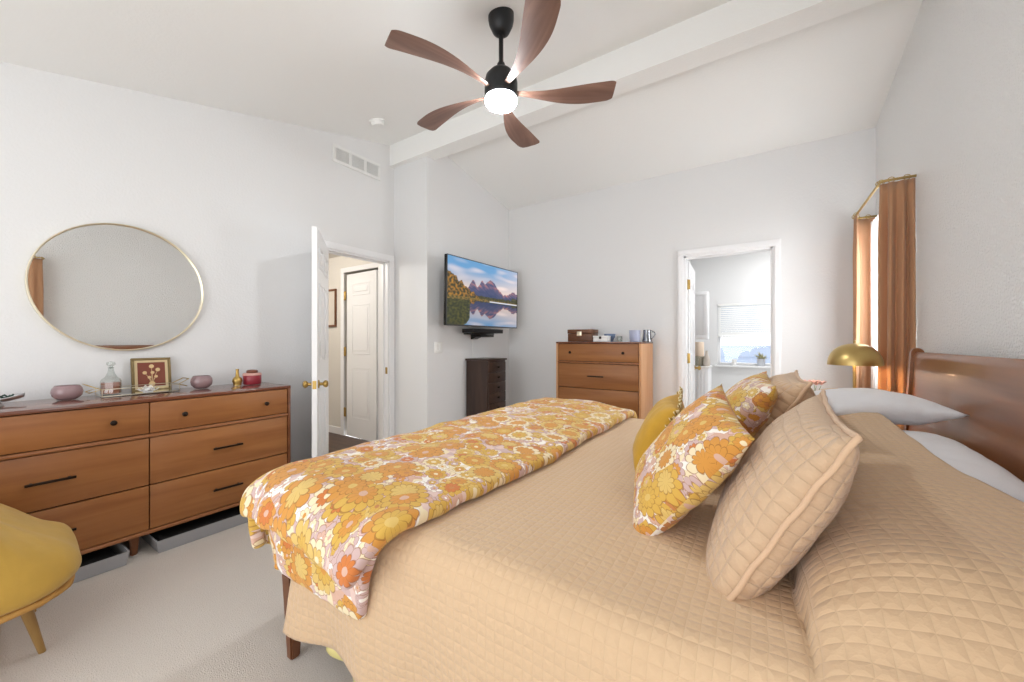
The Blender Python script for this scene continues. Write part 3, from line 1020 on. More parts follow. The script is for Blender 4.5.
# floral cushions
pillow('floral_cushion', 'floral cushion with big orange flowers leaning on the nearest quilted sham', 'cushion', (-0.21, 1.295, 0.805), (-0.26, 1, 0.24), (0.55, 0.16, 0.80), 0.41, 0.47, 0.15, M['floralp'], 6.0, None, 0.004, 'floral cushions')
pillow('floral_cushion', 'floral cushion half hidden behind the bigger floral one', 'cushion', (-0.105, 1.82, 0.845), (-0.05, 1, 0.05), (0.55, 0.1, 0.8), 0.46, 0.47, 0.16, M['floralp'], 9.0, None, 0.004, 'floral cushions')
# mustard cushion with a striped ruffle
def stripe_mat():
    m, nt, p = new_mat('striped_ruffle')
    uv = N(nt, 'ShaderNodeUVMap')
    sx = N(nt, 'ShaderNodeSeparateXYZ')
    nt.links.new(uv.outputs[0], sx.inputs[0])
    f = math_n(nt, 'GREATER_THAN', math_n(nt, 'PINGPONG', math_n(nt, 'MULTIPLY', sx.outputs[0], 70), 0.5), 0.27)
    nt.links.new(mix_c(nt, f, srgb('#a9863a'), srgb('#e7d9b0')), p.inputs['Base Color'])
    p.inputs['Roughness'].default_value = 0.85
    return m
M['stripe'] = stripe_mat()
mc = pillow('mustard_cushion', 'small mustard velvet cushion with a ruffled fringe, leftmost of the heaped cushions', 'cushion', (-0.385, 1.80, 0.77), (-0.15, 1, 0.04), (0.42, 0.2, 0.85), 0.38, 0.34, 0.16, M['velvet'], 12.0, wr=0.014)
bmx, ol = pillow_bm(0.40, 0.34, 0.14, 12.0)
bmx.free()
bm = NB()
n = len(ol)
P, UV, s = [], [], 0
for k in range(n + 1):
    p = ol[k % n]
    if k: s += (ol[k % n] - ol[(k - 1) % n]).length
    d = Vector((p.x, p.y, 0)).normalized()
    wv = 0.008 * math.sin(k * 1.9)
    P.append([p * 0.96 + Vector((0, 0, 0.012)), p + d * 0.014 + Vector((0, 0, wv * 0.5 + 0.004)), p + d * 0.036 + Vector((0, 0, wv - 0.006))])
    UV.append([(s, 0), (s, 0.02), (s, 0.05)])
sheet(bm, P, UV)
o = obj('fringe', bm, M['stripe'], mc, world=False, smooth=180)
md = o.modifiers.new('thick', 'SOLIDIFY'); md.thickness = 0.004
o['label'] = 'cream and brown striped ruffled fringe'

# ------------------------------------------------------------------ dressers
def knob(bm, x, y, z, d):
    """round knob projecting along d ('x+' or 'y-')"""
    prof = [(0, 0), (0.006, 0), (0.006, 0.012), (0.013, 0.017), (0.014, 0.024), (0.009, 0.029), (0, 0.03)]
    R = Matrix.Rotation(PI / 2, 4, 'Y') if d == 'x+' else Matrix.Rotation(PI / 2, 4, 'X')
    return lathe(bm, prof, M=Matrix.Translation((x, y, z)) @ R, seg=16)

def pull(bm, c, half, d):
    x, y, z = c
    if d == 'x+':
        for s in (-1, 1): box(bm, x, x + 0.022, y + s * (half - 0.02) - 0.004, y + s * (half - 0.02) + 0.004, z - 0.005, z + 0.005)
        box(bm, x + 0.018, x + 0.028, y - half, y + half, z - 0.006, z + 0.006, 0.002)
    else:
        for s in (-1, 1): box(bm, x + s * (half - 0.02) - 0.004, x + s * (half - 0.02) + 0.004, y - 0.022, y, z - 0.005, z + 0.005)
        box(bm, x - half, x + half, y - 0.028, y - 0.018, z - 0.006, z + 0.006, 0.002)
    return bm

DX0, DX1, DY0, DY1, DZ = -3.305, -2.85, -0.055, 1.435, 0.86
dr = thing('dresser', 'long low walnut six drawer dresser along the left wall', 'dresser', ((DX0 + DX1) / 2, (DY0 + DY1) / 2, 0))
bm = NB()
box(bm, DX0, DX1, DY0, DY0 + 0.02, 0.11, DZ - 0.02, 0.002)
box(bm, DX0, DX1, DY1 - 0.02, DY1, 0.11, DZ - 0.02, 0.002)
box(bm, DX0, DX1 - 0.03, DY0 + 0.02, DY1 - 0.02, 0.11, 0.13, 0.002)
box(bm, DX0, DX0 + 0.012, DY0 + 0.02, DY1 - 0.02, 0.13, DZ - 0.02)
box(bm, DX0 + 0.02, DX1 - 0.03, 0.669, 0.681, 0.13, DZ - 0.02)
obj('case', bm, M['wood_dark'], dr)
obj('top', box(NB(), DX0, DX1 + 0.002, DY0, DY1, DZ - 0.02, DZ, 0.003), M['wood_top'], dr)
bm = NB()
box(bm, DX1 - 0.02, DX1 + 0.008, DY0 + 0.02, DY1 - 0.02, 0.645, 0.663, 0.006)
obj('rail', bm, M['wood_rail'], dr)
bm = NB()
box(bm, DX1 - 0.03, DX1 + 0.003, DY0, DY1, 0.108, 0.128, 0.005)
obj('base_rail', bm, M['wood_rail'], dr)
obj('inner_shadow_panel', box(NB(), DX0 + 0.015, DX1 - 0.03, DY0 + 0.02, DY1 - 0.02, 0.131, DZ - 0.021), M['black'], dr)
rows = [(0.667, 0.836), (0.381, 0.641), (0.133, 0.374)]
for c0, c1 in ((DY0 + 0.024, 0.6725), (0.6775, DY1 - 0.024)):
    for k, (z0, z1) in enumerate(rows):
        f = obj('drawer', box(NB(), DX1 - 0.024, DX1 - 0.004, c0, c1, z0, z1, 0.002), M['wood'], dr)
        zc_, yc_ = (z0 + z1) / 2, (c0 + c1) / 2
        if k == 0:
            for y in (c0 + 0.148, c1 - 0.142):
                obj('knob', knob(NB(), DX1 - 0.004, y, zc_, 'x+'), M['bronze'], f)
        else:
            obj('drawer_pull', pull(NB(), (DX1 - 0.004, yc_, zc_), 0.08, 'x+'), M['bronze'], f)
for x in (DX0 + 0.05, DX1 - 0.05):
    for y in (DY0 + 0.06, 0.62, DY1 - 0.06):
        obj('leg', taper_leg(NB(), x, y, 0, 0.112, 0.014, 0.021), M['leg'], dr)

# low grey bins under the dresser
def bin_(y0, y1, label):
    c = ((-3.2 - 2.81) / 2, (y0 + y1) / 2, 0)
    r = thing('storage_bin', label, 'storage bin', c, group='grey bins under the dresser')
    z1, fl, t = 0.072, 0.03, 0.006
    bm = NB()
    xa, xb = -3.22, -2.80
    def ring(z, e): return [(xa - e, y0 - e, z), (xb + e, y0 - e, z), (xb + e, y1 + e, z), (xa - e, y1 + e, z)]
    rings(bm, [ring(0.012, -t), ring(0.002, 0.0), ring(z1, fl * 0.4), ring(z1, fl * 0.4 - t), ring(0.012, -t - 0.001)][1:], True, True)
    bmesh.ops.recalc_face_normals(bm, faces=bm.faces[:])
    obj('bin_body', bm, M['grayfab'], r, smooth=0)
    obj('contents', box(NB(), xa + 0.02, xb - 0.02, y0 + 0.02, y1 - 0.02, 0.014, 0.05, 0.01), M['black'], r)
bin_(0.70, 1.42, 'grey low storage bin under the right half of the dresser')
bin_(-0.05, 0.57, 'grey low storage bin under the left half of the dresser')

# tall chest on the far wall
CX0, CX1, CY0, CY1, CZ = -1.877, -0.971, 3.744, 4.225, 1.172
ch = thing('chest_of_drawers', 'tall walnut chest of drawers against the end wall', 'chest', ((CX0 + CX1) / 2, (CY0 + CY1) / 2, 0))
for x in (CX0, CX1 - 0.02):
    obj('side_panel', box(NB(), x, x + 0.02, CY0, CY1, 0.12, CZ - 0.018, 0.002), M['wood_side_lit'], ch)
obj('top', box(NB(), CX0, CX1, CY0 - 0.003, CY1, CZ - 0.018, CZ, 0.003), M['wood_top'], ch)
bm = NB()
box(bm, CX0 + 0.02, CX1 - 0.02, CY1 - 0.012, CY1, 0.14, CZ - 0.02)
box(bm, CX0 + 0.02, CX1 - 0.02, CY0 + 0.03, CY1 - 0.012, 0.12, CZ - 0.02)
obj('inner_shade_fill', bm, M['black'], ch)  # back board and black filling: shade in the drawer gaps as colour
obj('rail', box(NB(), CX0 + 0.02, CX1 - 0.02, CY0 - 0.008, CY0 + 0.03, 0.948, 0.966, 0.006), M['wood_rail'], ch)
obj('base_rail', box(NB(), CX0, CX1, CY0 - 0.003, CY0 + 0.03, 0.118, 0.14, 0.005), M['wood_rail'], ch)
for k, (z0, z1) in enumerate(((0.970, 1.150), (0.690, 0.944), (0.419, 0.684), (0.144, 0.413))):
    f = obj('drawer', box(NB(), CX0 + 0.025, CX1 - 0.025, CY0 + 0.004, CY0 + 0.026, z0, z1, 0.002), M['woodx'], ch)
    zm = (z0 + z1) / 2
    if k == 0:
        for x in (CX0 + 0.17, CX1 - 0.17):
            obj('knob', knob(NB(), x, CY0 + 0.004, zm, 'y-'), M['bronze'], f)
    else:
        obj('drawer_pull', pull(NB(), ((CX0 + CX1) / 2, CY0 + 0.004, zm), 0.085, 'y-'), M['bronze'], f)
for x in (CX0 + 0.04, CX1 - 0.04):
    for y in (CY0 + 0.05, CY1 - 0.05):
        obj('leg', taper_leg(NB(), x, y, 0, 0.12, 0.014, 0.021), M['leg'], ch)

# items on the tall chest
r = thing('wooden_box', 'dark brown wooden box with a metal clasp on the tall chest', 'box', (-1.66, 3.99, CZ))
obj('body', box(NB(), -1.81, -1.525, 3.90, 4.08, CZ + 0.001, CZ + 0.088, 0.004), M['espresso' if False else 'leg'], r)
obj('lid', box(NB(), -1.814, -1.521, 3.896, 4.084, CZ + 0.09, CZ + 0.135, 0.006), M['leg'], r)
bm = NB()
box(bm, -1.70, -1.645, 3.892, 3.9, CZ + 0.062, CZ + 0.112, 0.003)
lathe(bm, [(0, 0), (0.011, 0), (0.009, 0.006), (0, 0.007)], M=Matrix.Translation((-1.672, 3.893, CZ + 0.085)) @ Matrix.Rotation(PI / 2, 4, 'X'), seg=12)
obj('clasp', bm, M['gold'], r)
r = thing('white_trinket_box', 'small white box with a dark clasp in front of the wooden box', 'box', (-1.43, 3.89, CZ))
obj('body', box(NB(), -1.49, -1.335, 3.84, 3.94, CZ + 0.001, CZ + 0.045, 0.003), M['white'], r)
obj('lid', box(NB(), -1.493, -1.332, 3.837, 3.943, CZ + 0.046, CZ + 0.062, 0.004), M['white'], r)
obj('clasp', box(NB(), -1.425, -1.40, 3.832, 3.84, CZ + 0.03, CZ + 0.056, 0.003), M['bronze'], r)
bm = lathe(NB(), [(0, 0.001), (0.03, 0.001), (0.034, 0.01), (0.055, 0.05), (0.062, 0.085), (0.058, 0.085), (0.05, 0.05), (0.028, 0.014), (0, 0.012)], (-1.385, 4.06, CZ), 28)
tag(obj('blue_bowl', bm, plain('pale_blue_glaze', '#8fa2c4', 0.25), origin=(-1.385, 4.06, CZ)), 'pale blue bowl peeking out behind the white trinket box', 'bowl')
bm = lathe(NB(), [(0, 0.001), (0.028, 0.001), (0.03, 0.005), (0.03, 0.05), (0.026, 0.06), (0.024, 0.06), (0.027, 0.05), (0.027, 0.008), (0, 0.006)], (-1.25, 3.97, CZ), 24)
tag(obj('glass_votive', bm, M['clear'], origin=(-1.25, 3.97, CZ)), 'tiny clear glass votive between white trinket box and cup', 'votive')
bm = lathe(NB(), [(0, 0.001), (0.048, 0.001), (0.052, 0.008), (0.054, 0.07), (0.056, 0.118), (0.052, 0.118), (0.049, 0.07), (0.045, 0.012), (0, 0.01)], (-1.09, 3.96, CZ), 32)
tag(obj('blue_cup', bm, plain('lavender_ceramic', '#b7bdd6', 0.35, var=0.1, bscale=20), origin=(-1.09, 3.96, CZ)), 'pale lavender blue straight sided cup beside the pewter tankard', 'cup')
r = thing('pewter_tankard', 'pewter tankard with a curved handle at the right end of the tall chest', 'tankard', (-0.985, 4.03, CZ))
pew = plain('pewter', '#8d8f94', 0.25, 1.0)
obj('body', lathe(NB(), [(0, 0.001), (0.048, 0.001), (0.05, 0.008), (0.042, 0.03), (0.036, 0.09), (0.037, 0.122), (0.033, 0.122), (0.032, 0.09), (0.038, 0.03), (0, 0.012)], (-0.985, 4.03, CZ), 28), pew, r)
obj('handle', tube(NB(), [(-0.985 + 0.034 + 0.045 * math.sin(PI * t) ** 0.8, 4.03, CZ + 0.025 + 0.09 * t + 0.01 * math.sin(PI * t)) for t in [k / 12 for k in range(13)]], 0.005, 8), pew, r, smooth=180)

# dark jewellery armoire
AX0, AX1, AY0, AY1, AZ = -2.82, -2.50, 3.335, 3.71, 0.975
r = thing('jewelry_armoire', 'narrow espresso jewelry armoire under the television', 'cabinet', ((AX0 + AX1) / 2, (AY0 + AY1) / 2, 0))
obj('case', box(NB(), AX0 + 0.01, AX1 - 0.015, AY0 + 0.01, AY1 - 0.01, 0.12, AZ - 0.015, 0.004), M['espresso'], r)
obj('lid', box(NB(), AX0, AX1 + 0.006, AY0, AY1, AZ - 0.015, AZ + 0.006, 0.006), M['espresso'], r)
for k in range(7):
    z = 0.15 + k * 0.114
    f = obj('drawer', box(NB(), AX1 - 0.016, AX1, AY0 + 0.022, AY1 - 0.022, z, z + 0.106, 0.005), M['espresso'], r)
    obj('knob', knob(NB(), AX1, (AY0 + AY1) / 2, z + 0.053, 'x+'), M['bronze'], f)
for x in (AX0 + 0.03, AX1 - 0.03):
    for y in (AY0 + 0.03, AY1 - 0.03):
        obj('leg', taper_leg(NB(), x, y, 0, 0.121, 0.011, 0.017), M['espresso'], r)

# ------------------------------------------------------------------ wall things
# round mirror
MC = Vector((XL + 0.02, 0.675, 1.51))
r = thing('round_mirror', 'round mirror with a thin pale gold rim above the dresser', 'mirror', MC)
RX = Matrix.Translation(MC) @ Matrix.Rotation(PI / 2, 4, 'Y')
obj('mirror_glass', lathe(NB(), [(0, -0.006), (0.383, -0.006), (0.383, 0.0), (0, 0.0)], M=RX, seg=96), M['mirror'], r, smooth=30)
obj('rim', lathe(NB(), [(0.382, -0.018), (0.391, -0.018), (0.391, 0.012), (0.387, 0.013), (0.382, 0.010), (0.382, -0.018)], M=RX, seg=96), M['gold'], r)

# vent
r = thing('air_vent', 'white slotted air return vent high on the left wall', 'vent', (XL, 2.31, 2.94))
VY0, VY1, VZ0, VZ1 = 2.05, 2.575, 2.845, 3.015
bm = NB()
box(bm, XL, XL + 0.012, VY0, VY1, VZ1 - 0.03, VZ1, 0.003); box(bm, XL, XL + 0.012, VY0, VY1, VZ0, VZ0 + 0.03, 0.003)
wy = (VY1 - VY0)
for k in range(4):
    y = VY0 + (wy - 0.03) * k / 3
    box(bm, XL, XL + 0.012, y, y + 0.03, VZ0 + 0.03, VZ1 - 0.03, 0.002)
obj('frame', bm, M['ventw'], r)
obj('backing', box(NB(), XL, XL + 0.002, VY0 + 0.02, VY1 - 0.02, VZ0 + 0.02, VZ1 - 0.02), M['ventd'], r)
bm = NB()
for k in range(40):
    y = VY0 + 0.03 + (wy - 0.06) * (k + 0.5) / 40
    box(bm, XL + 0.003, XL + 0.010, y - 0.003, y + 0.003, VZ0 + 0.03, VZ1 - 0.03)
obj('slats', bm, M['ventw'], r, smooth=0)

# smoke detector on the sloped ceiling
sd = Vector((-2.87, 2.19, zc(2.19)))
ca = math.atan(0.2525)
r = thing('smoke_detector', 'round white smoke detector on the ceiling left of the fan', 'smoke detector', mat=Matrix.Translation(sd) @ Matrix.Rotation(ca, 4, 'X'))
obj('base', lathe(NB(), [(0, 0.0), (0.068, 0.0), (0.068, -0.012), (0.062, -0.014), (0, -0.014)], seg=32), M['plastic'], r, world=False)
obj('cover', lathe(NB(), [(0.058, -0.013), (0.056, -0.034), (0.048, -0.042), (0.02, -0.044), (0, -0.044)], seg=32), M['plastic'], r, world=False)

# light switch plate
r = thing('light_switch', 'white double switch plate on the television wall', 'switch', (XT, 2.915, 1.11))
obj('plate', box(NB(), XT, XT + 0.006, 2.86, 2.975, 1.055, 1.17, 0.003), M['plastic'], r)
for y in (2.892, 2.943):
    obj('rocker', box(NB(), XT + 0.005, XT + 0.010, y - 0.016, y + 0.016, 1.08, 1.145, 0.002), M['plastic'], r)

# television
def tv_color(u, v):
    """landscape on the screen: sunrise sky, jagged peaks, autumn trees, still lake"""
    hor = 0.43
    def ridge(u):
        h = 0.11 + 0.16 * math.exp(-((u - 0.31) / 0.055) ** 2) + 0.23 * math.exp(-((u - 0.57) / 0.11) ** 2) + 0.11 * math.exp(-((u - 0.43) / 0.04) ** 2) + 0.10 * math.exp(-((u - 0.95) / 0.08) ** 2)
        return h + 0.035 * noise.noise(Vector((u * 16, 0.3, 0))) + 0.02 * noise.noise(Vector((u * 37, 1.3, 0)))
    def lerp(a, b, t):
        t = max(0, min(1, t)); return tuple(x + (y - x) * t for x, y in zip(a, b))
    def scene(u, d):
        # d = height above the horizon line
        far = 0.06 + 0.02 * noise.noise(Vector((u * 22, 5, 0))) + (0.05 if u > 0.9 else 0)
        left = 0.40 * smooth01((0.50 - u) / 0.62) + 0.05 * noise.noise(Vector((u * 26, 8, 0)))
        if u < 0.5 and d < left and d >= 0:
            n = noise.noise(Vector((u * 42, d * 30, 2)))
            return lerp((0.03, 0.03, 0.01), (0.62, 0.27, 0.02), 0.22 + 0.95 * n)
        if d < far * 0.8:
            return lerp((0.015, 0.02, 0.012), (0.09, 0.08, 0.02), 0.5 + noise.noise(Vector((u * 50, d * 40, 4))))
        rg = ridge(u)
        if d < rg:
            t = (d / rg)
            n = noise.noise(Vector((u * 30 + d * 25, d * 22, 6)))
            c = lerp((0.02, 0.045, 0.13), (0.09, 0.09, 0.19), t + 0.5 * n)
            if t > 0.55: c = lerp(c, (0.52, 0.20, 0.16), (t - 0.5) * 1.7 * (0.4 + 1.6 * n))
            return c
        t = (d - 0.1) / 0.45
        c = lerp((0.80, 0.62, 0.52), (0.12, 0.32, 0.58), t * 1.3)
        cl = noise.noise(Vector((u * 4, d * 11, 12)))
        c = lerp(c, (0.95, 0.78, 0.72), max(0, cl) * 0.9 + max(0, u - 0.6) * 0.9)
        return c
    if v >= hor:
        return scene(u, v - hor)
    d = hor - v
    bank = 0.33 * smooth01((0.42 - u) / 0.3) + 0.06 * noise.noise(Vector((u * 14, 3, 0)))
    if d < 0.03 + 0.05 * max(0, 0.4 - u) and not (0.55 < u and d > 0.012):
        return lerp((0.03, 0.035, 0.01), (0.30, 0.18, 0.03), 0.5 + noise.noise(Vector((u * 40, d * 60, 9))))
    if u < 0.28 and d < bank + 0.16:
        return lerp((0.012, 0.02, 0.006), (0.11, 0.10, 0.015), 0.30 + noise.noise(Vector((u * 34, v * 34, 14))))
    if u > 0.55 and d < 0.03:
        return (0.72, 0.74, 0.80)
    c = scene(u, d * 1.08)
    return tuple(x * 0.75 for x in c)

TVH, TVW = 0.70, 1.255
TVC = Vector((-2.57, 3.40, 1.685))
tv_m = Matrix.Translation(TVC) @ Matrix.Rotation(math.radians(-1.0), 4, 'Z') @ Matrix.Rotation(math.radians(1.0), 4, 'Y')
tv = thing('television', 'flat screen television on the wall showing mountains over a lake', 'television', mat=tv_m)
bm = NB()
box(bm, -0.034, 0.0, -TVW / 2, TVW / 2, -TVH / 2, TVH / 2, 0.004)
box(bm, -0.065, -0.03, -0.35, 0.35, -0.26, 0.16, 0.01)
obj('housing', bm, M['blackmetal'], tv, world=False)
bm = NB()
b = 0.008
for (y0, y1, z0, z1) in ((-TVW / 2, TVW / 2, TVH / 2 - b, TVH / 2), (-TVW / 2, TVW / 2, -TVH / 2, -TVH / 2 + b * 1.7), (-TVW / 2, -TVW / 2 + b, -TVH / 2, TVH / 2), (TVW / 2 - b, TVW / 2, -TVH / 2, TVH / 2)):
    box(bm, 0.0, 0.006, y0, y1, z0, z1, 0.001, 1)
obj('bezel', bm, plain('bezel_grey', '#4a4b4d', 0.35, 0.5), tv, world=False)
me = bpy.data.meshes.new('screen')
nu, nv = 200, 112
vs = [(0.002, -TVW / 2 + b + (TVW - 2 * b) * i / nu, -TVH / 2 + b + (TVH - 2 * b) * j / nv) for j in range(nv + 1) for i in range(nu + 1)]
fs = [(j * (nu + 1) + i, j * (nu + 1) + i + 1, (j + 1) * (nu + 1) + i + 1, (j + 1) * (nu + 1) + i) for j in range(nv) for i in range(nu)]
me.from_pydata(vs, [], fs)
ca_ = me.color_attributes.new('picture', 'FLOAT_COLOR', 'POINT')
for k in range(len(vs)):
    u, v = (k % (nu + 1)) / nu, (k // (nu + 1)) / nv
    ca_.data[k].color = (*tv_color(u, v), 1)
m, nt, p = new_mat('screen_picture')
at = N(nt, 'ShaderNodeVertexColor', layer_name='picture')
nt.links.new(at.outputs[0], p.inputs['Emission Color'])
p.inputs['Emission Strength'].default_value = 0.95
p.inputs['Base Color'].default_value = (0.01, 0.01, 0.01, 1)
p.inputs['Roughness'].default_value = 0.35
me.materials.append(m)
o = bpy.data.objects.new('screen', me); COL.objects.link(o); o.parent = tv
bm = NB()
box(bm, XT - TVC.x, -0.062, -0.05, 0.05, -0.12, 0.05, 0.004)
box(bm, XT - TVC.x, XT - TVC.x + 0.015, -0.16, 0.16, -0.18, 0.12, 0.003)
obj('wall_mount', bm, M['blackmetal'], tv, world=False)

# black media box on a bracket under the television
r = thing('media_box', 'black media box on a small bracket under the television', 'media box', (-2.66, 3.52, 1.30))
obj('box_body', box(NB(), -2.75, -2.60, 3.20, 3.78, 1.27, 1.315, 0.006), M['blackmetal'], r)
bm = NB()
box(bm, -2.83, -2.66, 3.32, 3.68, 1.255, 1.268, 0.003)
prism(bm, [(-2.83, 1.20), (-2.815, 1.20), (-2.68, 1.255), (-2.83, 1.255)], 'y', 3.45, 3.55)
box(bm, -2.76, -2.62, 3.37, 3.62, 1.225, 1.25, 0.004)
obj('bracket', bm, M['blackmetal'], r)
pts = [(-2.825, 3.48 + 0.003 * math.sin(k), 1.21 - 0.24 * k / 10) for k in range(11)]
tag(obj('power_cable', tube(NB(), pts, 0.003, 6), M['plastic'], origin=(-2.825, 3.48, 0.97), smooth=180), 'thin white cable running down the wall below the media box', 'cable')

# hallway picture
r = thing('framed_picture', 'dark framed picture on the hallway wall seen past the entry door', 'picture', (-4.68, HY, 1.6))
bm = NB()
for q in ((-4.83, -4.53, 1.36, 1.385), (-4.83, -4.53, 1.82, 1.845), (-4.83, -4.805, 1.385, 1.82), (-4.555, -4.53, 1.385, 1.82)):
    box(bm, q[0], q[1], HY - 0.022, HY, q[2], q[3], 0.003)
obj('frame', bm, M['leg'], r)
obj('print', box(NB(), -4.81, -4.55, HY - 0.008, HY - 0.001, 1.38, 1.825), plain('mat_board', '#d8cfc4', 0.8), r)

# ------------------------------------------------------------------ ceiling fan
FX, FY = -1.246, 1.79
FZC = zc(FY)
fan = thing('ceiling_fan', 'five bladed ceiling fan with brown curved blades and a glowing globe', 'ceiling fan', (FX, FY, 2.60))
bm = lathe(NB(), [(0, 0.06), (0.073, 0.06), (0.073, -0.03), (0.068, -0.055), (0.048, -0.098), (0.03, -0.112), (0.02, -0.115), (0, -0.115)], (FX, FY, FZC), 32)
obj('canopy', bm, M['fanblack'], fan)
obj('downrod', lathe(NB(), [(0, 2.720), (0.022, 2.720), (0.022, 2.760), (0.013, 2.775), (0.013, FZC - 0.09), (0, FZC - 0.09)], (FX, FY, 0), 20), M['fanblack'], fan)
obj('motor_housing', lathe(NB(), [(0, 2.730), (0.03, 2.728), (0.06, 2.715), (0.086, 2.685), (0.094, 2.650), (0.094, 2.568), (0.09, 2.561), (0, 2.561)], (FX, FY, 0), 40), M['fanblack'], fan)
obj('light_globe', lathe(NB(), [(0.086, 2.565), (0.090, 2.557), (0.090, 2.54), (0.082, 2.527), (0.055, 2.517), (0, 2.513)], (FX, FY, 0), 40), M['globe'], fan, smooth=180)
def blade_bm():
    bm = NB()
    n = 40
    rs = []
    for i in range(n + 1):
        t = i / n
        rad = 0.07 + 0.575 * t
        # centre line bows towards +y and falls back at the tip
        cy = 0.036 * math.sin(PI * t) - 0.022 * t * t
        half = 0.016 + 0.062 * smooth01(t / 0.82)
        if t > 0.93:
            half *= math.sqrt(max(0.0, 1 - ((t - 0.93) / 0.075) ** 2)) * 0.3 + 0.7
        pitch = math.radians(-13 + 8 * t)
        cz = -0.002 + 0.012 * math.sin(t * PI * 0.5)
        ring = []
        for s, th in ((-1, 0), (-0.5, 0.004), (0.5, 0.004), (1, 0), (0.5, -0.004), (-0.5, -0.004)):
            y, z = s * half, th
            ring.append((rad + 0.006 * s * smooth01((t - .8) / .2), cy + y * math.cos(pitch) - z * math.sin(pitch), cz + y * math.sin(pitch) + z * math.cos(pitch)))
        rs.append(ring)
    rings(bm, rs)
    bmesh.ops.recalc_face_normals(bm, faces=bm.faces[:])
    return bm
blade_me = None
for k in range(5):
    if blade_me is None:
        o = obj('fan_blade', blade_bm(), M['blade'], fan, world=False, smooth=60)
        blade_me = o.data
    else:
        o = bpy.data.objects.new('fan_blade', blade_me); COL.objects.link(o); o.parent = fan
    o.location = (0, 0, 0.0)
    o.rotation_euler = (0, 0, math.radians(35 + 72 * k))

# ------------------------------------------------------------------ right hand window dressing
RODZ = 2.18
def rod_path(y0, y1, xw, xo):
    r = 0.03
    pts = [(xw, y0, RODZ), (xo + r, y0, RODZ)]
    pts += [(xo + r - r * math.sin(a), y0 + r - r * math.cos(a), RODZ) for a in (0.4, 0.8, 1.2)]
    pts += [(xo, y0 + r + (y1 - y0 - 2 * r) * k / 6, RODZ) for k in range(7)]
    pts += [(xo + r - r * math.cos(a), y1 - r + r * math.sin(a), RODZ) for a in (0.4, 0.8, 1.2)]
    pts += [(xo + r, y1, RODZ), (xw, y1, RODZ)]
    return pts
def curtain_bm(path, z0, z1, pleats, amp, gather=None):
    """path: 2-D polyline the heading follows; gather(t, zt)-> shift of (x, y)"""
    seg = [0]
    for a, b in zip(path, path[1:]):
        seg.append(seg[-1] + math.hypot(b[0] - a[0], b[1] - a[1]))
    tot = seg[-1]
    def at(s):
        for k in range(len(path) - 1):
            if s <= seg[k + 1] or k == len(path) - 2:
                q = (s - seg[k]) / (seg[k + 1] - seg[k])
                a, b = path[k], path[k + 1]
                L_ = seg[k + 1] - seg[k]
                d = ((b[0] - a[0]) / L_, (b[1] - a[1]) / L_)
                return Vector((a[0] + (b[0] - a[0]) * q, a[1] + (b[1] - a[1]) * q, 0)), Vector((-d[1], d[0], 0))
    n, m = pleats * 14, 30
    P = []
    for i in range(n + 1):
        t = i / n
        p, nn = at(tot * t)
        # blend normals near the bend
        _, n2 = at(min(tot, tot * t + 0.02)); _, n1 = at(max(0, tot * t - 0.02))
        nn = (nn + n1 + n2).normalized()
        row = []
        for j in range(m + 1):
            zt_ = j / m
            z = z1 + (z0 - z1) * zt_
            a = amp * (0.35 + 0.65 * smooth01(zt_ * 6)) * (1 + 0.15 * math.sin(3 * zt_ + i * 0.2))
            w = math.sin(2 * PI * pleats * t + 0.6 * math.sin(zt_ * 2.2 + t * 5))
            q = p + nn * (a * w)
            if gather: q = q + Vector((*gather(t, zt_), 0))
            row.append((q.x, q.y, z))
        P.append(row)
    bm = NB()
    sheet(bm, P)
    return bm
def curtain(name, label, path, pleats, amp, gather=None, z0=0.04):
    bm = curtain_bm(path, z0, RODZ - 0.012, pleats, amp, gather)
    c = path[len(path) // 2]
    root = thing(name, label, 'curtain', (c[0], c[1], z0), group='terracotta curtain panels')
    o = obj('panel', bm, M['curtain'], root, smooth=180)
    md = o.modifiers.new('thick', 'SOLIDIFY'); md.thickness = 0.004
    for k in range(4):
        bm = NB()
        t = (k + 0.5) / 4
        i = min(len(path) - 2, int(t * (len(path) - 1)))
        f = t * (len(path) - 1) - i
        x = path[i][0] + (path[i + 1][0] - path[i][0]) * f
        y = path[i][1] + (path[i + 1][1] - path[i][1]) * f
        tube(bm, [(x + 0.016 * math.cos(a), y, RODZ + 0.002 + 0.016 * math.sin(a)) for a in [2 * PI * q / 12 for q in range(12)]], 0.0025, 6, True)
        obj('curtain_ring', bm, M['oldbrass'], root, smooth=180)
    return root
XW, XO = XR, XR - 0.155
rod = tag(obj('curtain_rod', tube(NB(), rod_path(3.27, 4.15, XW, XO), 0.008, 10), M['oldbrass'], origin=(XO, 3.65, RODZ), smooth=180), 'bent brass curtain rod over the window by the lamp', 'curtain rod', group='curtain rods')
curtain('curtain', 'terracotta curtain hanging next to the headboard beside the lamp', [(XW - 0.002, 3.275), (XW - 0.06, 3.275), (XO + 0.04, 3.275), (XO + 0.006, 3.30), (XO, 3.315), (XO, 3.33)], 4, 0.02, lambda t, z: (0, 0.03 * t * z))
curtain('curtain', 'terracotta curtain in the corner behind the brass lamp', [(XO, 4.0), (XO, 4.05), (XO, 4.10), (XO + 0.02, 4.14), (XO + 0.06, 4.15), (XW - 0.012, 4.15)], 3, 0.016, lambda t, z: (0, -0.05 * math.sin(PI * min(1, z * 1.6)) * (1 - t)))
tag(obj('curtain_rod', tube(NB(), rod_path(-0.25, 0.765, XW, XO), 0.008, 10), M['oldbrass'], origin=(XO, 0.27, RODZ), smooth=180), 'bent brass curtain rod over the near bedside window', 'curtain rod', group='curtain rods')
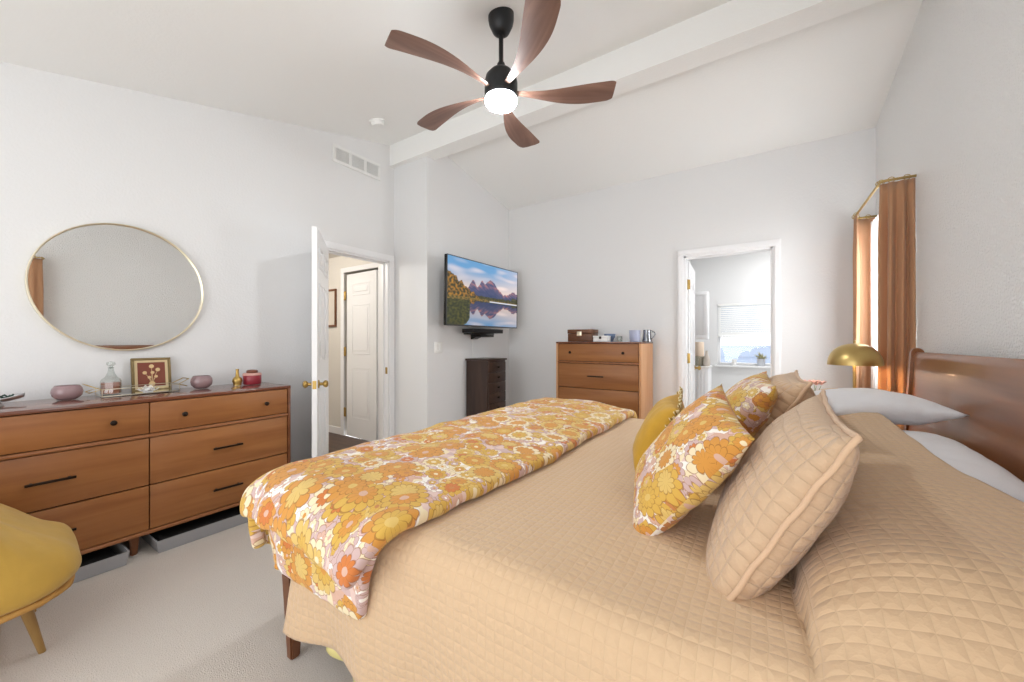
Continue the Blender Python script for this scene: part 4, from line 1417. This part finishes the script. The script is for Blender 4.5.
curtain('curtain', 'terracotta curtain seen only as a reflection in the round mirror', [(XO, 0.52), (XO, 0.61), (XO, 0.71), (XO + 0.02, 0.75), (XO + 0.06, 0.76), (XW - 0.012, 0.76)], 5, 0.011, z0=0.04)
# sheers
def sheer(y0, y1, label):
    P = []
    for i in range(81):
        y = y0 + (y1 - y0) * i / 80
        P.append([(XR - 0.05 + 0.012 * math.sin(i * 0.9), y, 2.12 - 1.5 * j / 10) for j in range(11)])
    bm = NB(); sheet(bm, P)
    return tag(obj('sheer_curtain', bm, M['sheer'], origin=(XR - 0.05, (y0 + y1) / 2, 0.62), smooth=180), label, 'sheer curtain')
sheer(3.33, 4.12, 'white sheer curtain between the two terracotta panels by the lamp')

# nightstand, lamp, flowers
NSX0, NSX1, NSY0, NSY1, NSZ = 0.20, 0.58, 2.98, 3.42, 0.66
ns = thing('nightstand', 'walnut nightstand carrying the brass lamp beyond the bed', 'nightstand', ((NSX0 + NSX1) / 2, (NSY0 + NSY1) / 2, 0))
obj('case', box(NB(), NSX0 + 0.02, NSX1, NSY0, NSY1, 0.18, NSZ - 0.02, 0.004), M['wood_dark'], ns)
obj('top', box(NB(), NSX0, NSX1, NSY0 - 0.005, NSY1 + 0.005, NSZ - 0.02, NSZ, 0.004), M['wood_top'], ns)
f = obj('drawer', box(NB(), NSX0 + 0.004, NSX0 + 0.022, NSY0 + 0.02, NSY1 - 0.02, 0.44, NSZ - 0.035, 0.003), M['wood'], ns)
for x in (NSX0 + 0.05, NSX1 - 0.04):
    for y in (NSY0 + 0.04, NSY1 - 0.04):
        obj('leg', taper_leg(NB(), x, y, 0, 0.182, 0.012, 0.018), M['leg'], ns)
LC = Vector((0.478, 3.13, NSZ))
lp = thing('table_lamp', 'brass mushroom dome table lamp beside the terracotta curtain', 'lamp', LC)
obj('base', lathe(NB(), [(0, 0.001), (0.085, 0.001), (0.085, 0.012), (0.075, 0.018), (0.02, 0.024), (0, 0.024)], LC, 32), M['oldbrass'], lp)
obj('stem', lathe(NB(), [(0, 0.02), (0.009, 0.02), (0.009, 0.46), (0, 0.46)], LC, 16), M['oldbrass'], lp)
dome = [(0.132, 0.372)] + [(0.132 * math.cos(a) ** 0.9, 0.377 + 0.128 * math.sin(a)) for a in [k * PI / 2 / 14 for k in range(14)]] + [(0, 0.505)]
inner = [(0, 0.495)] + [(0.126 * math.cos(a) ** 0.9, 0.375 + 0.12 * math.sin(a)) for a in [k * PI / 2 / 14 for k in range(13, -1, -1)]] + [(0.132, 0.372)]
obj('lamp_shade', lathe(NB(), dome + inner, LC, 48), M['oldbrass'], lp, smooth=60)
obj('finial', lathe(NB(), [(0, 0.502), (0.008, 0.504), (0.005, 0.511), (0.007, 0.52), (0, 0.526)], LC, 12), M['oldbrass'], lp)
obj('light_bulb', lathe(NB(), [(0, 0.455), (0.014, 0.455), (0.016, 0.44), (0.028, 0.415), (0.03, 0.395), (0.022, 0.375), (0, 0.366)], LC, 20), emit('warm_bulb', '#ffd09a', 110), lp, smooth=180)
FC = Vector((0.27, 3.06, NSZ + 0.0))
fl = thing('flower_vase', 'little vase of pale pink flowers left of the brass lamp', 'flowers', FC)
obj('vase', lathe(NB(), [(0, 0.001), (0.026, 0.001), (0.034, 0.04), (0.03, 0.08), (0.016, 0.11), (0.018, 0.13), (0.014, 0.13), (0.012, 0.11), (0, 0.1)], FC, 24), M['white'], fl)
bm = NB()
for k in range(5):
    a = k * 1.256
    tube(bm, [FC + Vector((0, 0, 0.1)), FC + Vector((0.012 * math.cos(a), 0.012 * math.sin(a), 0.17)), FC + Vector((0.04 * math.cos(a), 0.04 * math.sin(a), 0.24))], 0.0018, 6)
obj('stems', bm, plain('stem_green', '#5d7a44', 0.7), fl, smooth=180)
petal = plain('pink_petal', '#f0c9c4', 0.7)
for k in range(5):
    a = k * 1.256
    c = FC + Vector((0.04 * math.cos(a), 0.04 * math.sin(a), 0.245))
    bm = NB()
    for q in range(7):
        b = q * 2 * PI / 7
        d = Vector((math.cos(b), math.sin(b), 0.9))
        side = Vector((-math.sin(b), math.cos(b), 0))
        pts = [c, c + d * 0.014 + side * 0.009, c + d * 0.028 + side * 0.005, c + d * 0.028 - side * 0.005, c + d * 0.014 - side * 0.009]
        lo_ = [p - Vector((0, 0, 0.002)) for p in pts]
        rings(bm, [lo_, pts])
    lathe(bm, [(0, -0.002), (0.006, 0.0), (0.005, 0.006), (0, 0.008)], c, 10)
    obj('flower', bm, petal, fl)

# ------------------------------------------------------------------ things on the long dresser
def glass_bowl(c, rad, h, label):
    prof = [(0, 0.001), (rad * 0.5, 0.001), (rad * 0.62, h * 0.05), (rad * 0.92, h * 0.28), (rad, h * 0.55), (rad * 0.94, h * 0.8), (rad * 0.80, h * 0.97), (rad * 0.77, h), (rad * 0.73, h * 0.97), (rad * 0.86, h * 0.8), (rad * 0.92, h * 0.55), (rad * 0.84, h * 0.3), (rad * 0.5, h * 0.1), (0, h * 0.08)]
    return tag(obj('glass_bowl', lathe(NB(), prof, c, 40), M['pinkglass'], origin=c, smooth=180), label, 'bowl', group='mauve glass bowls')
glass_bowl((-3.17, 0.415, DZ), 0.060, 0.078, 'wide mauve glass bowl left of the decanter on the long dresser')
glass_bowl((-3.17, 1.012, DZ), 0.060, 0.085, 'rounder mauve glass bowl right of the framed picture on the long dresser')

# leaf dish with dark trinkets at the left end
silver = plain('silver', '#dcdedf', 0.4, 1.0)
LD = Vector((-3.15, 0.185, DZ))
r = thing('leaf_dish', 'silver leaf shaped dish at the left edge of the picture', 'dish', LD)
bm = NB()
P = []
for i in range(17):
    t = -1 + 2 * i / 16
    row = []
    for j in range(9):
        s = -1 + 2 * j / 8
        wdt = 0.055 * math.sqrt(max(0, 1 - t * t)) * (1 - 0.3 * t)
        row.append((LD.x + s * wdt, LD.y + t * 0.085, LD.z + 0.014 + 0.022 * (s * s) + 0.014 * max(0, t) ** 2 + 0.008 * abs(t)))
    P.append(row)
sheet(bm, P)
o = obj('dish', bm, silver, r, smooth=180)
md = o.modifiers.new('thick', 'SOLIDIFY'); md.thickness = 0.003
obj('foot', lathe(NB(), [(0, 0.001), (0.025, 0.001), (0.02, 0.008), (0.012, 0.014), (0, 0.014)], LD, 20), silver, r)
tag(obj('sprig', tube(NB(), [(LD.x + 0.028 * math.cos(k * 1.1), LD.y + 0.02 + 0.03 * math.sin(k * 0.8), LD.z + 0.028 + 0.011 * (k % 3)) for k in range(18)], 0.004, 6), plain('dark_green_sprig', '#27423a', 0.6), origin=LD + Vector((0, 0, 0.03)), smooth=180), 'dark green sprig heaped in the silver leaf dish', 'sprig')

# wire tray with bow handles
tr = thing('vanity_tray', 'rectangular gold wire tray with bow shaped handles under the decanter', 'tray', (-3.175, 0.705, DZ))
TY0, TY1, TX0, TX1 = 0.535, 0.875, -3.255, -3.10
obj('tray_plate', box(NB(), TX0, TX1, TY0, TY1, DZ + 0.004, DZ + 0.009, 0.001, 1), plain('mirrored_plate', '#cfd2d2', 0.05, 1.0), tr)
gw = plain('gold_wire', '#ddd4bd', 0.3, 1.0)
bm = NB()
for z in (0.006, 0.045):
    tube(bm, [(TX0, TY0, DZ + z), (TX1, TY0, DZ + z), (TX1, TY1, DZ + z), (TX0, TY1, DZ + z)], 0.0019, 6, True)
for x, y in ((TX0, TY0), (TX1, TY0), (TX1, TY1), (TX0, TY1)):
    tube(bm, [(x, y, DZ + 0.002), (x, y, DZ + 0.046)], 0.0019, 6)
obj('wire_rim', bm, gw, tr, smooth=180)
for s, y in ((-1, TY0), (1, TY1)):
    bm = NB()
    xm = (TX0 + TX1) / 2
    tube(bm, [(xm - 0.06, y, DZ + 0.045), (xm - 0.05, y + s * 0.055, DZ + 0.075), (xm + 0.05, y + s * 0.055, DZ + 0.075), (xm + 0.06, y, DZ + 0.045), (xm + 0.05, y + s * 0.045, DZ + 0.03), (xm - 0.05, y + s * 0.045, DZ + 0.03)], 0.003, 6, True)
    obj('tray_handle', bm, M['oldbrass'], tr, smooth=180)
# decanter
DC = Vector((-3.185, 0.585, DZ + 0.0095))
r = thing('perfume_decanter', 'cut glass decanter of pink liquid with a stopper on the wire tray', 'decanter', DC)
obj('bottle', lathe(NB(), [(0, 0.001), (0.042, 0.001), (0.045, 0.008), (0.045, 0.075), (0.04, 0.088), (0.026, 0.10), (0.015, 0.125), (0.011, 0.15), (0.015, 0.158), (0.012, 0.158), (0.009, 0.15)], DC, 8), M['clear'], r, smooth=20)
obj('liquid', lathe(NB(), [(0, 0.004), (0.039, 0.004), (0.041, 0.01), (0.041, 0.07), (0, 0.07)], DC, 8), plain('rose_liquid', '#cf8f78', 0.15, trans=0.5), r, smooth=20)
obj('stopper', lathe(NB(), [(0, 0.15), (0.008, 0.152), (0.008, 0.162), (0.02, 0.172), (0.018, 0.186), (0, 0.192)], DC, 8), M['clear'], r, smooth=20)
# white flower shaped trinket on the tray
SC = Vector((-3.135, 0.735, DZ + 0.0095))
bm = NB()
for ringk, (n_, rr, zz, ln) in enumerate(((8, 0.018, 0.006, 0.034), (6, 0.010, 0.02, 0.026), (4, 0.004, 0.03, 0.016))):
    for k in range(n_):
        a = 2 * PI * k / n_ + ringk * 0.3
        d, s = Vector((math.cos(a), math.sin(a), 0.35)), Vector((-math.sin(a), math.cos(a), 0))
        c = SC + Vector((math.cos(a) * rr, math.sin(a) * rr, zz))
        top_ = [c - s * 0.006, c + d * ln * 0.5 - s * 0.013, c + d * ln + Vector((0, 0, 0.006)), c + d * ln * 0.5 + s * 0.013, c + s * 0.006]
        rings(bm, [[p - Vector((0, 0, 0.003)) for p in top_], top_])
lathe(bm, [(0, 0), (0.024, 0.0), (0.02, 0.012), (0.01, 0.03), (0, 0.034)], SC, 16)
bmesh.ops.recalc_face_normals(bm, faces=bm.faces[:])
tag(obj('ceramic_flower', bm, M['white'], origin=SC, smooth=60), 'white ceramic flower lying on the wire tray in front of the framed picture', 'ornament')
# framed botanical picture leaning on the wall
fw, fh = 0.19, 0.212
pm = Matrix.Translation((-3.262, 0.785, DZ + 0.001)) @ Matrix.Rotation(math.radians(-8), 4, 'Y')
fp = thing('framed_botanical_print', 'small gilt framed rust red print of pale flowers leaning behind the tray', 'picture', mat=pm)
bm = NB()
for (y0, y1, z0, z1) in ((-fw / 2, fw / 2, 0, 0.014), (-fw / 2, fw / 2, fh - 0.014, fh), (-fw / 2, -fw / 2 + 0.014, 0.014, fh - 0.014), (fw / 2 - 0.014, fw / 2, 0.014, fh - 0.014)):
    box(bm, -0.012, 0.008, y0, y1, z0, z1, 0.002)
obj('frame', bm, plain('bronze_gilt', '#7c6a48', 0.4, 0.7), fp, world=False)
obj('mount', box(NB(), -0.010, 0.0, -fw / 2 + 0.012, fw / 2 - 0.012, 0.012, fh - 0.012), plain('cream_mount', '#d8c49a', 0.8), fp, world=False, smooth=0)
obj('print', box(NB(), -0.004, 0.002, -fw / 2 + 0.029, fw / 2 - 0.029, 0.029, fh - 0.029), plain('rust_red', '#7d4334', 0.8), fp, world=False, smooth=0)
bm = NB()
for k, (y, z) in enumerate(((0.0, 0.158), (0.03, 0.135), (-0.033, 0.118), (0.004, 0.118), (-0.012, 0.088), (0.02, 0.092))):
    tube(bm, [(0.003, 0.0 + y * 0.1, 0.045), (0.003, y * 0.4, 0.045 + (z - 0.045) * 0.5), (0.003, y, z)], 0.0012, 5)
    lathe(bm, [(0, 0), (0.013 - 0.001 * k, 0), (0.009, 0.002), (0, 0.003)], M=Matrix.Translation((0.002, y, z)) @ Matrix.Rotation(PI / 2, 4, 'Y'), seg=9)
lathe(bm, [(0, 0), (0.016, 0), (0.014, 0.002), (0, 0.0025)], M=Matrix.Translation((0.002, 0, 0.046)) @ Matrix.Rotation(PI / 2, 4, 'Y'), seg=14)
obj('flower_motif', bm, plain('pale_gold_motif', '#d6b98a', 0.7), fp, world=False)
# brass bud vase and red lidded jar
BC = Vector((-3.17, 1.222, DZ))
tag(obj('brass_bud_vase', lathe(NB(), [(0, 0.001), (0.026, 0.001), (0.024, 0.01), (0.032, 0.03), (0.028, 0.05), (0.012, 0.064), (0.009, 0.1), (0.011, 0.118), (0.008, 0.118), (0.006, 0.1), (0, 0.06)], BC, 24), M['brass'], origin=BC, smooth=60), 'slender brass bud vase left of the red jar', 'vase')
RC = Vector((-3.17, 1.318, DZ))
r = thing('red_jar', 'squat dark red lidded jar near the right end of the long dresser', 'jar', RC)
obj('body', lathe(NB(), [(0, 0.001), (0.055, 0.001), (0.058, 0.006), (0.058, 0.07), (0.052, 0.078), (0, 0.078)], RC, 32), plain('red_lacquer', '#9c2f3c', 0.3, var=0.15, bscale=60), r)
obj('band', lathe(NB(), [(0.0595, 0.066), (0.061, 0.07), (0.056, 0.082), (0.03, 0.084), (0, 0.084)], RC, 32), plain('blush_band', '#d9a79c', 0.4), r)
obj('lid', lathe(NB(), [(0.034, 0.083), (0.036, 0.086), (0.036, 0.1), (0.03, 0.105), (0.01, 0.108), (0, 0.108)], RC, 24), plain('brown_lid', '#7a4a38', 0.4), r)

# ------------------------------------------------------------------ yellow chair at the lower left
CC = Vector((-2.42, -0.075, 0))
chair = thing('accent_chair', 'mustard yellow upholstered chair with tan wooden legs, cut by the left edge', 'chair', CC)
def chair_outline(t, k):
    """rounded-square plan; k scales it"""
    a = 2 * PI * t
    c, s = math.cos(a), math.sin(a)
    e = 0.62
    return Vector((math.copysign(abs(c) ** e, c) * 0.34 * k, math.copysign(abs(s) ** e, s) * 0.40 * k, 0))
def cushion(levels, n=56, seedv=0):
    bm = NB()
    rs = []
    for k, z in levels:
        ring = []
        for i in range(n):
            p = chair_outline(i / n, k)
            rise = 0.35 * smooth01((-p.y + 0.40) / 0.5) if z > 0.3 else 0.0
            edge = 0.03 * fbm(p.x, p.y, seedv, 8) + 0.004 * math.sin(i * 0.9)
            ring.append(CC + Vector((p.x * (1 + edge), p.y * (1 + edge), z + rise * smooth01((z - 0.3) / 0.1) + edge)))
        rs.append(ring)
    rings(bm, rs)
    bmesh.ops.recalc_face_normals(bm, faces=bm.faces[:])
    return bm
o = obj('seat', cushion([(0.90, 0.258), (1.0, 0.27), (1.06, 0.30), (1.06, 0.345), (1.0, 0.385), (0.86, 0.41), (0.6, 0.42), (0.3, 0.42), (0.05, 0.42)], seedv=2), M['chairfab'], chair, smooth=180)
md = o.modifiers.new('soft', 'SUBSURF'); md.levels = 1; md.render_levels = 2
obj('seat_base', cushion([(0.86, 0.236), (0.98, 0.24), (1.01, 0.25), (0.99, 0.262), (0.88, 0.27)], seedv=5), M['chairshell'], chair, smooth=180)
# back shell, out of frame
bm = NB()
P = []
for i in range(25):
    a = PI + PI * i / 24
    row = []
    for j in range(9):
        t = j / 8
        hgt = 0.30 + 0.5 * t * (0.35 + 0.65 * math.sin(PI * i / 24))
        row.append(CC + Vector((0.35 * math.cos(a) * (1 + 0.05 * t), 0.38 * math.sin(a) * (1 + 0.1 * t), hgt)))
    P.append(row)
sheet(bm, P)
o = obj('backrest', bm, M['chairfab'], chair, smooth=180)
md = o.modifiers.new('thick', 'SOLIDIFY'); md.thickness = 0.06
md = o.modifiers.new('soft', 'SUBSURF'); md.levels = 1; md.render_levels = 1
for sx in (-1, 1):
    for sy in (-1, 1):
        bm = NB()
        top, bot = CC + Vector((sx * 0.20, sy * 0.26, 0.25)), CC + Vector((sx * 0.235, sy * 0.325, 0.0))
        if sx > 0 and sy > 0: top, bot = Vector((-2.245, 0.185, 0.25)), Vector((-2.285, 0.237, 0.0))
        tube(bm, [bot, bot.lerp(top, 0.5), top], [0.010, 0.014, 0.018], 14)
        obj('leg', bm, M['chairleg'], chair, smooth=60)

# ------------------------------------------------------------------ bathroom things
VC = (-0.80, -0.53, 5.12, 5.5)
r = thing('bathroom_vanity', 'white beadboard cabinet end inside the bathroom doorway', 'cabinet', (-0.665, 5.31, 0))
obj('cabinet_body', box(NB(), VC[0] + 0.01, VC[1] - 0.012, VC[2] + 0.014, VC[3], 0.0, 0.85, 0.003), M['door'], r)
obj('counter', box(NB(), VC[0], VC[1], VC[2], VC[3], 0.85, 0.872, 0.004), M['white'], r)
bm = NB()
for k in range(6):
    x = VC[0] + 0.022 + k * 0.039
    box(bm, x, x + 0.03, VC[2] + 0.006, VC[2] + 0.016, 0.06, 0.82, 0.004)
obj('beadboard', bm, M['door'], r)
r = thing('pillar_candle_jar', 'cream candle in a glass cylinder on the bathroom cabinet', 'candle', (-0.66, 5.27, 0.872))
obj('candle', lathe(NB(), [(0, 0.004), (0.058, 0.004), (0.06, 0.01), (0.06, 0.285), (0.05, 0.297), (0, 0.292)], (-0.66, 5.27, 0.872), 28), plain('cream_wax', '#e8d3bd', 0.5), r)
obj('glass_sleeve', lathe(NB(), [(0, 0.001), (0.068, 0.001), (0.068, 0.12), (0.065, 0.12), (0.065, 0.004), (0, 0.003)], (-0.66, 5.27, 0.872), 28), M['clear'], r)
bm = lathe(NB(), [(0, 0.001), (0.034, 0.001), (0.04, 0.04), (0.036, 0.09), (0.018, 0.14), (0.014, 0.185), (0.017, 0.19), (0.012, 0.19), (0.01, 0.14), (0, 0.12)], (-0.566, 5.22, 0.872), 24)
tag(obj('bud_vase', bm, plain('grey_beige_ceramic', '#cfc5ba', 0.4), origin=(-0.566, 5.22, 0.872), smooth=60), 'small beige bottle vase right of the candle in the bathroom', 'vase')
r = thing('wall_cabinet', 'white framed wall cabinet above the bathroom counter', 'cabinet', (-0.80, 5.36, 1.5))
obj('cabinet_body', box(NB(), BX0, -0.56, 5.30, 5.42, 1.20, 1.80, 0.004), M['door'], r)
bm = NB()
for q in ((BX0 + 0.01, -0.57, 1.21, 1.25), (BX0 + 0.01, -0.57, 1.75, 1.79), (BX0 + 0.01, BX0 + 0.05, 1.25, 1.75), (-0.61, -0.57, 1.25, 1.75)):
    box(bm, q[0], q[1], 5.288, 5.301, q[2], q[3], 0.003)
obj('door_frame', bm, M['door'], r)
bm = lathe(NB(), [(0, 0.001), (0.026, 0.001), (0.032, 0.06), (0.034, 0.085), (0.03, 0.085), (0.028, 0.06), (0, 0.02)], (-0.325, BY1 - 0.02, WZ0), 24)
tag(obj('small_cup', bm, M['white'], origin=(-0.325, BY1 - 0.02, WZ0), smooth=60), 'small white cup on the bathroom window sill', 'cup')
PC = Vector((-0.01, BY1 - 0.02, WZ0))
r = thing('potted_plant', 'small pale flowering plant in a grey pot on the bathroom sill', 'plant', PC)
obj('pot', lathe(NB(), [(0, 0.001), (0.038, 0.001), (0.048, 0.08), (0.052, 0.1), (0.046, 0.1), (0.042, 0.085), (0, 0.08)], PC, 24), plain('pale_grey_pot', '#c3c6cc', 0.5), r)
bm = NB()
for k in range(34):
    a, e = random.uniform(0, 2 * PI), random.uniform(0.15, 1.3)
    d = Vector((math.cos(a) * math.cos(e), math.sin(a) * math.cos(e), math.sin(e)))
    s = d.cross(Vector((0, 0, 1))).normalized()
    b0 = PC + Vector((0, 0, 0.085))
    ln = random.uniform(0.07, 0.12)
    pts = [b0, b0 + d * ln * 0.6 + s * 0.012, b0 + d * ln, b0 + d * ln * 0.6 - s * 0.012]
    up = d.cross(s) * 0.002
    rings(bm, [[p - up for p in pts], pts])
bmesh.ops.recalc_face_normals(bm, faces=bm.faces[:])
obj('foliage', bm, plain('pale_leaf', '#b9b58f', 0.7, var=0.3, bscale=30), r, smooth=0)
